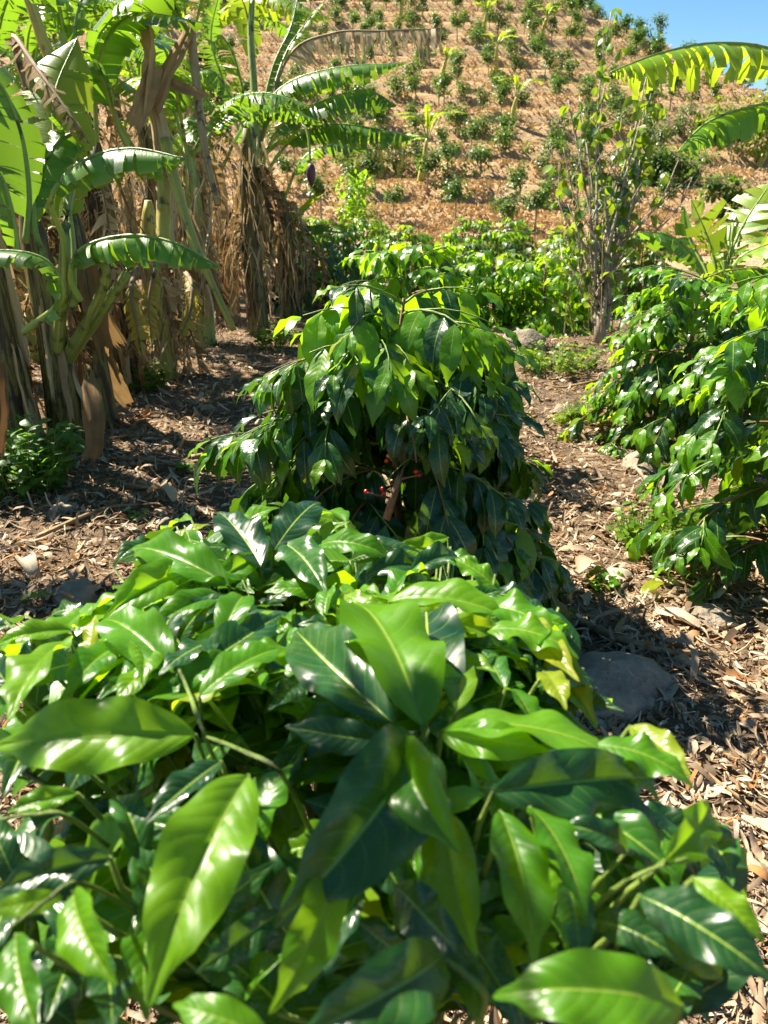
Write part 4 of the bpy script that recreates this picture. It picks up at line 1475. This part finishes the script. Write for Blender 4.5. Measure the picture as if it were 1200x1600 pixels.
# ------------------------------------------------------------------ pollarded, nearly leafless tree
def stick_tree():
    rng = random.Random(12)
    gp = ground_at(938, 535)
    root = empty('sparse_tree', gp, 'pale many-stemmed tree, almost bare, with a few curled leaves beside the path', 'tree')
    D = (gp - CAM).dot(FWD)
    tips = [(955, 18, 0), (905, 150, .3), (880, 230, -.2), (1010, 120, .2), (1035, 170, -.2), (985, 200, .4), (920, 260, -.4), (870, 300, .3), (1000, 250, -.3), (1060, 250, .2), (945, 130, -.2), (965, 230, .3), (895, 330, .5), (1045, 300, .5), (860, 390, .2)]
    fork = [A(930, 490, D), A(938, 480, D + .1), A(944, 485, D - .1), A(950, 500, D)]
    tips += [(x + rng.gauss(0, 12), y + rng.gauss(0, 25), rng.gauss(0, .3)) for x, y, q in tips[1:11]]
    mb = MB(); tube(mb, [Vector((0, 0, -.05)), A(936, 500, D) - gp, A(938, 465, D) - gp], [.075, .06, .05], 10, wob=.35)
    mb.build('trunk', M['bark_pale'], root)
    lf = []
    for i, (tx, ty, dd) in enumerate(tips):
        f = rng.choice(fork)
        tip = A(tx, ty, D + dd)
        m1 = f.lerp(tip, .35) + Vector((rng.gauss(0, .06) + (tip.x - f.x) * -.10, rng.gauss(0, .1), 0))
        m2 = f.lerp(tip, .7) + Vector((rng.gauss(0, .05), rng.gauss(0, .08), 0))
        Q = catmull([A(938, 512, D), f, m1, m2, tip], 22)
        r0 = rng.uniform(.017, .03)
        mb = MB(); tube(mb, [q - gp for q in Q], [r0 * (1 - .8 * k / 22) for k in range(23)], 6, wob=.2)
        mb.build('stem', M['bark_pale'], root)
        mb = MB()
        for _ in range(7):
            k = rng.randrange(7, 20)
            p = Q[k]; e = p + Vector((rng.gauss(0, .16), rng.gauss(0, .16), rng.uniform(.08, .4)))
            tube(mb, [p - gp, e - gp], [.007, .003], 4, cap=False)
            if rng.random() < .25: lf.append(e)
        tag(mb.build('twigs', M['bark_pale'], root), kind='stuff')
        if ty < 260:
            for k in range(9, 23):
                for _ in range(2):
                    if rng.random() < (.8 if ty < 140 else .33) * (1 if k > 12 else .4):
                        lf.append(Q[k] + Vector((rng.gauss(0, .05), rng.gauss(0, .05), rng.gauss(0, .04))))
    ms = []
    for p in lf:
        for _ in range(2):
            d = Vector((rng.gauss(0, .6), rng.gauss(0, .6), -.9))
            ms.append((leaf_matrix(p, d, Z * .6 + Vector((rng.gauss(0, .6), rng.gauss(0, .6), 0)), rng.uniform(.10, .17), .95)))
    # low leafy shoots round the trunk foot
    for _ in range(110):
        p = A(rng.gauss(890, 40), rng.uniform(350, 500), D + rng.gauss(0, .35))
        d = Vector((rng.gauss(0, .8), rng.gauss(0, .8), -.4))
        ms.append(leaf_matrix(p, d, Z + Vector((rng.gauss(0, .5), rng.gauss(0, .5), 0)), rng.uniform(.06, .11), 1.4))
    order = list(ms)
    meshes = []
    for s in range(4):
        v, f, uv = WEEDL[s]
        mb = MB(); mb.add([tuple(q) for q in v], f, uv); meshes.append(mb.mesh('leaf', M['leaf_hedge' if s % 2 else 'leaf_far']))
    rng.shuffle(order)
    T = Matrix.Translation(-gp)
    for m in order[:300]:
        o = bpy.data.objects.new('leaf', rng.choice(meshes)); C.objects.link(o); o.parent = root; o.matrix_local = T @ m
    joined_leaves('foliage', order[300:], WEEDL, M['leaf_hedge'], root, gp, rng)
    mb = MB()
    for _ in range(7):
        x = rng.gauss(900, 35)
        tube(mb, [A(x, 520, D + rng.gauss(0, .3)) - gp, A(x + rng.gauss(0, 15), rng.uniform(340, 430), D + rng.gauss(0, .3)) - gp], [.006, .003], 4, cap=False)
    tag(mb.build('basal_shoots', M['bark_coffee'], root), kind='stuff')


stick_tree()

# ------------------------------------------------------------------ trees on the skyline, bushes on the right slope
def small_tree(name, label, gp, H, Rad, seed, group, mat, leaf=.25, n=420, bare=.35):
    rng = random.Random(seed)
    gp = Vector(gp)
    root = empty(name, gp, label, 'tree', group)
    mb = MB(); tube(mb, [Vector((0, 0, -.3)), Vector((rng.uniform(-.1, .1), 0, H * .5)), Vector((0, 0, H * .85))], [H * .03, H * .022, H * .008], 6)
    for _ in range(4):
        a = rng.uniform(0, 6.28)
        tube(mb, [Vector((0, 0, H * rng.uniform(.35, .6))), Vector((math.cos(a) * Rad * .6, math.sin(a) * Rad * .6, H * rng.uniform(.65, .9)))], [H * .014, H * .005], 4)
    mb.build('trunk', M['bark_pale'], root)
    ms = []
    for _ in range(14):
        c = Vector((rng.gauss(0, Rad * .45), rng.gauss(0, Rad * .45), H * rng.uniform(bare, 1.0)))
        r = Rad * rng.uniform(.25, .45)
        for _ in range(n // 14):
            v = Vector((rng.gauss(0, 1), rng.gauss(0, 1), rng.gauss(0, .8))).normalized() * r * rng.uniform(.5, 1.1)
            ms.append(leaf_matrix(c + v, v + Vector((0, 0, -.3 * r)), Z + v, leaf * rng.uniform(.7, 1.3), 1.2))
    joined_leaves('crown', ms, LOW2, mat, root, (0, 0, 0), rng, kind=None)


for i, (px, py, H) in enumerate([(890, 24, 1.5), (905, 30, 1.2), (925, 38, 1.4), (975, 65, 1.3), (1000, 80, 1.1), (1020, 95, 1.2), (862, 8, 1.3)]):
    r = at(px, py, 1) - CAM
    # the farthest ground near this sight line: the ridge
    best = None
    dd = 40.0
    while dd < 75:
        p = CAM + r * dd
        g = height(p.x, p.y)
        e = abs(p.z - g)
        if best is None or e < best[0]: best = (e, p.x, p.y, g)
        dd += .3
    small_tree('ridge_tree', 'small dark tree standing on the ridge line against the sky', best[1:], H, H * .33, 600 + i, 'trees along the ridge line', M['leaf_far'], .2, 260, .5)
for i, (px, py, H, Rd) in enumerate([(1130, 345, 1.2, .7), (1060, 300, 1.3, 1.0), (1030, 290, 1.2, .9), (1180, 255, 2.2, 1.3), (1150, 240, 1.8, 1.1), (1215, 250, 2.4, 1.5), (1100, 225, .9, .6), (560, 370, 1.7, .85)]):
    gp = ground_at(px, py)
    lab = ['rounded dark bush on the open slope right of the bare tree', 'low dark thicket shrub behind the bare tree', 'low dark thicket shrub behind the bare tree', 'pale olive tree at the edge of the hill shoulder', 'pale olive tree at the edge of the hill shoulder', 'pale olive tree at the edge of the hill shoulder', 'small bush under the arching frond on the hill shoulder', 'bright green feathery bush at the foot of the terraces'][i]
    small_tree('bush', lab, gp, H, Rd, 620 + i, 'bushes on the slope', M['leaf_light'] if i == 7 else M['leaf_far'] if i < 3 else M['leaf_hedge'], .16 if i == 7 else .2, 700, .15)
# far woodland on the distant hill
rng = random.Random(8)
ms = []
for _ in range(260):
    v = Vector(rng.choice(FARV))
    if v.y > 330: continue
    for _ in range(26):
        o = Vector((rng.gauss(0, 3), rng.gauss(0, 3), rng.uniform(0, 4.5)))
        ms.append(leaf_matrix(v + o, Vector((rng.gauss(0, 1), rng.gauss(0, 1), -.3)), Z + Vector((rng.gauss(0, .5), rng.gauss(0, .5), 0)), rng.uniform(1.2, 2.6), 1.3))
wd = joined_leaves('woodland', ms, LOW2, M['leaf_far'], None, (0, 0, 0), rng)
tag(wd, 'far dark green woodland on the distant hill below the frond', 'woodland')

# ------------------------------------------------------------------ rocks
def rock(label, px, py, size, seed, sink=.35):
    rng = random.Random(seed)
    g = ground_at(px, py)
    mb = MB(); vs, fs = [], []
    nu, nv = 22, 13
    o3 = Vector((rng.uniform(0, 50), rng.uniform(0, 50), rng.uniform(0, 50)))
    for i in range(nv + 1):
        th = math.pi * i / nv
        for k in range(nu):
            a = 2 * math.pi * k / nu
            v = Vector((math.sin(th) * math.cos(a), math.sin(th) * math.sin(a), math.cos(th)))
            f = 1 + .32 * noise.noise(v * 1.1 + o3) + .16 * noise.noise(v * 3 + o3) + .07 * noise.noise(v * 8 + o3)
            # facets
            f *= 1 - .12 * abs(noise.noise(v * 1.9 + o3 * 2))
            vs.append((v.x * f * size[0], v.y * f * size[1], v.z * f * size[2]))
    for i in range(nv):
        for k in range(nu):
            k2 = (k + 1) % nu
            fs.append((i * nu + k, (i + 1) * nu + k, (i + 1) * nu + k2, i * nu + k2))
    mb.add(vs, fs)
    ob = mb.build('rock', M['rock'], None, loc=g + Z * (size[2] * (1 - 2 * sink) * .5))
    ob.rotation_euler = (rng.uniform(-.1, .1), rng.uniform(-.1, .1), rng.uniform(0, 3))
    tag(ob, label, 'rock', 'rocks in the litter')


rock('rounded grey rock half buried in litter left of the front coffee shrub', 120, 940, (.11, .09, .07), 1)
rock('large flat grey rock against the front coffee shrub, partly shaded', 955, 1085, (.17, .20, .10), 2)
rock('pale flat stone in sunlit litter, between shaded strips of the path', 1105, 970, (.10, .09, .045), 3)
rock('pale flat rock under the comb-leaved coffee shrub edge', 1010, 725, (.19, .14, .07), 4)
rock('reddish boulder by the green weeds at the far end of the path', 815, 545, (.26, .2, .17), 5)
rock('small grey stone beside yellow weed on the path', 878, 645, (.08, .06, .05), 6)
rock('small brown stone in the shaded litter by the row', 262, 825, (.06, .05, .045), 7)
rock('small pale stone near the leafy weed', 100, 800, (.07, .05, .04), 8)
rock('small stone at the path edge under the glossy shrub', 955, 690, (.07, .06, .04), 9)
rock('small flat stone beside the pale flat rock', 1060, 760, (.12, .10, .05), 10)

# ------------------------------------------------------------------ leaf litter
rng = random.Random(99)
def curled(L, w, rng, nseg=4):
    """a curled dry strip along +Y"""
    vs, uv = [], []
    c = rng.uniform(-2.2, 2.2); y = z = 0; th = -c * .5 + rng.gauss(0, .15)
    tw = rng.uniform(-1.2, 1.2); bend = rng.uniform(-.3, .3)
    cup = rng.uniform(-.5, .9)
    for i in range(nseg + 1):
        s = i / nseg
        if i:
            th += c / nseg; y += math.cos(th) * L / nseg; z += math.sin(th) * L / nseg
        ww = w * (.25 + .75 * math.sin(math.pi * (.1 + .82 * s))) * (1 + rng.gauss(0, .15))
        ca, sa = math.cos(tw * (s - .5)), math.sin(tw * (s - .5))
        for q in (-1, 0, 1):
            zz = cup * ww * q * q
            vs.append((q * ww * ca - zz * sa + bend * L * s * s, y, z + q * ww * sa + zz * ca)); uv.append((q * .5 + .5, s))
    fs = [(i * 3 + j, i * 3 + j + 1, i * 3 + j + 4, i * 3 + j + 3) for i in range(nseg) for j in range(2)]
    return np.array(vs), fs, uv


SHAPES = [curled(1, rng.uniform(.016, .10), rng) for _ in range(36)]
WIDE = [curled(1, rng.uniform(.16, .32), rng) for _ in range(16)]


def litter_m(x, y, L, rng, lift=.012, tilt=.28):
    a = rng.uniform(0, 6.28)
    d = Vector((math.cos(a), math.sin(a), rng.gauss(0, tilt)))
    nr = Z + Vector((rng.gauss(0, tilt), rng.gauss(0, tilt), 0))
    return leaf_matrix(Vector((x, y, height(x, y) + lift * rng.uniform(.2, 2.2))), d, nr, L)


ms, ws = [], []
for _ in range(90000):
    y = .9 + 9.5 * rng.random() ** 1.6
    x = rng.uniform(-.62, .62) * (y + .8)
    dens = .9 + .5 * noise.noise((x * .9, y * .9, 20))
    if rng.random() > dens: continue
    big_ = rng.random() < .13
    L = rng.uniform(.02, .085) * (2.2 if big_ else 1) * min(1, .5 + .2 * y)
    (ws if rng.random() < .16 and not big_ else ms).append(litter_m(x, y, L, rng))
o = joined_leaves('leaf_litter', ms, SHAPES, M['litter'], None, (0, 0, 0), rng)
tag(o, 'brown and tan dry strips of leaf litter covering the ground', 'leaf litter')
o = joined_leaves('leaf_litter', ws, WIDE, M['litter'], None, (0, 0, 0), rng)
tag(o, 'broad curled dry leaves scattered in the ground litter', 'leaf litter')
# larger fallen leaves that can be told apart
big = []
for s in range(8):
    v, f, uv = curled(1, rng.uniform(.16, .3), rng, 8)
    mb = MB(); mb.add([tuple(q) for q in v], f, uv); big.append(mb.mesh('dry_leaf', M['litter' if s % 4 else 'banana_pale_dry']))
for i in range(90):
    y = 1.2 + 5.2 * rng.random()
    x = rng.uniform(-.55, .58) * (y + .4)
    px, py, d = proj(Vector((x, y, 0)))
    if inside(SIL, px, py) or (x + .0) ** 2 + (y - 2.75) ** 2 < .3: continue
    o = bpy.data.objects.new('dry_leaf', rng.choice(big)); C.objects.link(o)
    o.matrix_world = litter_m(x, y, rng.uniform(.09, .2), rng, .018, .18)
    left = x < 0
    tag(o, 'large curled dry leaf lying on the %s' % ('litter left of the coffee row' if left else 'path right of the coffee row'), 'dry leaf', 'fallen leaves left of the row' if left else 'fallen leaves right of the row')
# fallen stalks
for i, (c, r0, lab) in enumerate([
        ([(185, 722), (260, 728), (310, 748), (352, 752), (395, 750)], .013, 'long orange-brown fallen leaf stalk lying across the left litter'),
        ([(60, 850), (120, 820), (175, 800), (240, 797)], .014, 'pale brown fallen stalk by the grey rock'),
        ([(300, 722), (345, 716), (390, 728)], .016, 'grey curved fallen stalk near the coffee row'),
        ([(905, 985), (980, 1015), (1040, 1030), (1110, 1035)], .016, 'flat brown fallen stalk crossing the shaded path'),
        ([(1010, 1130), (1060, 1170), (1110, 1225), (1200, 1290)], .008, 'thin straw stalk on the sunlit path'),
        ([(1060, 740), (1110, 728), (1160, 726)], .02, 'pale straw stalk under the comb-leaved shrub'),
        ([(930, 600), (880, 610), (850, 605)], .012, 'dry stick beside the far path weeds'),
        ([(200, 765), (270, 775), (330, 790)], .012, 'grey dry stalk in the left litter')]):
    Pw = [ground_at(*q) + Z * (r0 + .012) for q in c]
    Q = catmull(Pw, 14)
    g = Q[0].copy()
    mb = MB(); tube(mb, [q - g for q in Q], [r0 * (1 - .4 * k / 14) for k in range(15)], 7, wob=.4)
    tag(mb.build('fallen_stalk', M['rib_dry'], None, loc=g), lab, 'stalk', 'fallen stalks')
# yellow fallen leaves
for i, (px, py, lab) in enumerate([(1045, 1085, 'yellowing fallen leaf on the path beside the large rock'), (1000, 935, 'yellow-green fallen leaf near the small weed'), (1195, 1080, 'yellow fallen leaf at the path edge'), (30, 945, 'green fallen leaf by the grey rock')]):
    g = ground_at(px, py)
    o = bpy.data.objects.new('fallen_leaf', MID['yellow' if i < 3 else 'light'][i]); C.objects.link(o)
    a = [1.9, .5, .3, .1][i]
    o.matrix_world = leaf_matrix(g + Z * .02, Vector((math.cos(a), math.sin(a), .12)), Z, .14)
    tag(o, lab, 'leaf', 'yellow fallen leaves')

# ------------------------------------------------------------------ weeds
def weed(label, px, py, H, Rad, n, seed, leaf=.05, mat='leaf_weed', wide=1.2):
    rng = random.Random(seed)
    g = ground_at(px, py)
    root = empty('weed', g, label, 'weed', 'weeds in the litter')
    mb = MB(); ms = []
    for i in range(n):
        a = rng.uniform(0, 6.28); rr = Rad * math.sqrt(rng.random())
        b0 = Vector((math.cos(a) * rr * .7, math.sin(a) * rr * .7, -.02))
        e = Vector((math.cos(a) * rr * 1.15, math.sin(a) * rr * 1.15, H * rng.uniform(.5, 1.05)))
        tube(mb, [b0, b0.lerp(e, .5) + Vector((rng.gauss(0, .01), rng.gauss(0, .01), .01)), e], [.003, .0025, .0015], 4, cap=False)
        for k in range(5):
            s = rng.uniform(.3, 1)
            p = b0.lerp(e, s)
            q = rng.uniform(0, 6.28)
            ms.append(leaf_matrix(p + g, Vector((math.cos(q), math.sin(q), rng.uniform(-.3, .4))), Z + Vector((rng.gauss(0, .35), rng.gauss(0, .35), 0)), leaf * rng.uniform(.6, 1.3), wide))
    tag(mb.build('stems', M['twig_green'], root), kind='stuff')
    joined_leaves('leaves', ms, WEEDL, M[mat], root, g, rng)


weed('dense dark leafy weed at the foot of the banana stems', 40, 770, .38, .27, 130, 1, .07)
weed('bright low weeds by the reddish boulder at the far path end', 868, 578, .22, .40, 90, 2, .06, 'leaf_hedge')
weed('green weed clump on the path beside the comb-leaved shrub', 1010, 850, .16, .16, 45, 3, .045, 'leaf_hedge')
weed('small bright tuft on the path beside the drooping shrub', 938, 922, .07, .07, 26, 4, .03, 'leaf_light')
weed('yellow-flecked weed next to the small grey stone', 885, 662, .08, .12, 22, 5, .04, 'leaf_yellow')
weed('sunlit weed under the yellow dead leaves of the clump', 232, 612, .22, .2, 40, 6, .06, 'leaf_hedge')
weed('tiny green seedling in the shaded litter by the row', 215, 815, .06, .04, 8, 7, .025, 'leaf_light')
weed('tiny green seedling in the sunlit litter by the clump', 285, 740, .07, .07, 10, 8, .035, 'leaf_weed')
weed('little seedling patch in front of the grey rock', 118, 972, .05, .06, 9, 9, .025, 'leaf_light')
weed('weed tuft under the glossy coffee shrub', 905, 655, .12, .14, 24, 10, .04, 'leaf_hedge')
weed('green weed at the foot of the dry banana clump', 430, 545, .22, .25, 40, 11, .06, 'leaf_hedge')
weed('broad weeds by the pale flat stone', 1080, 830, .12, .12, 26, 12, .045, 'leaf_hedge')
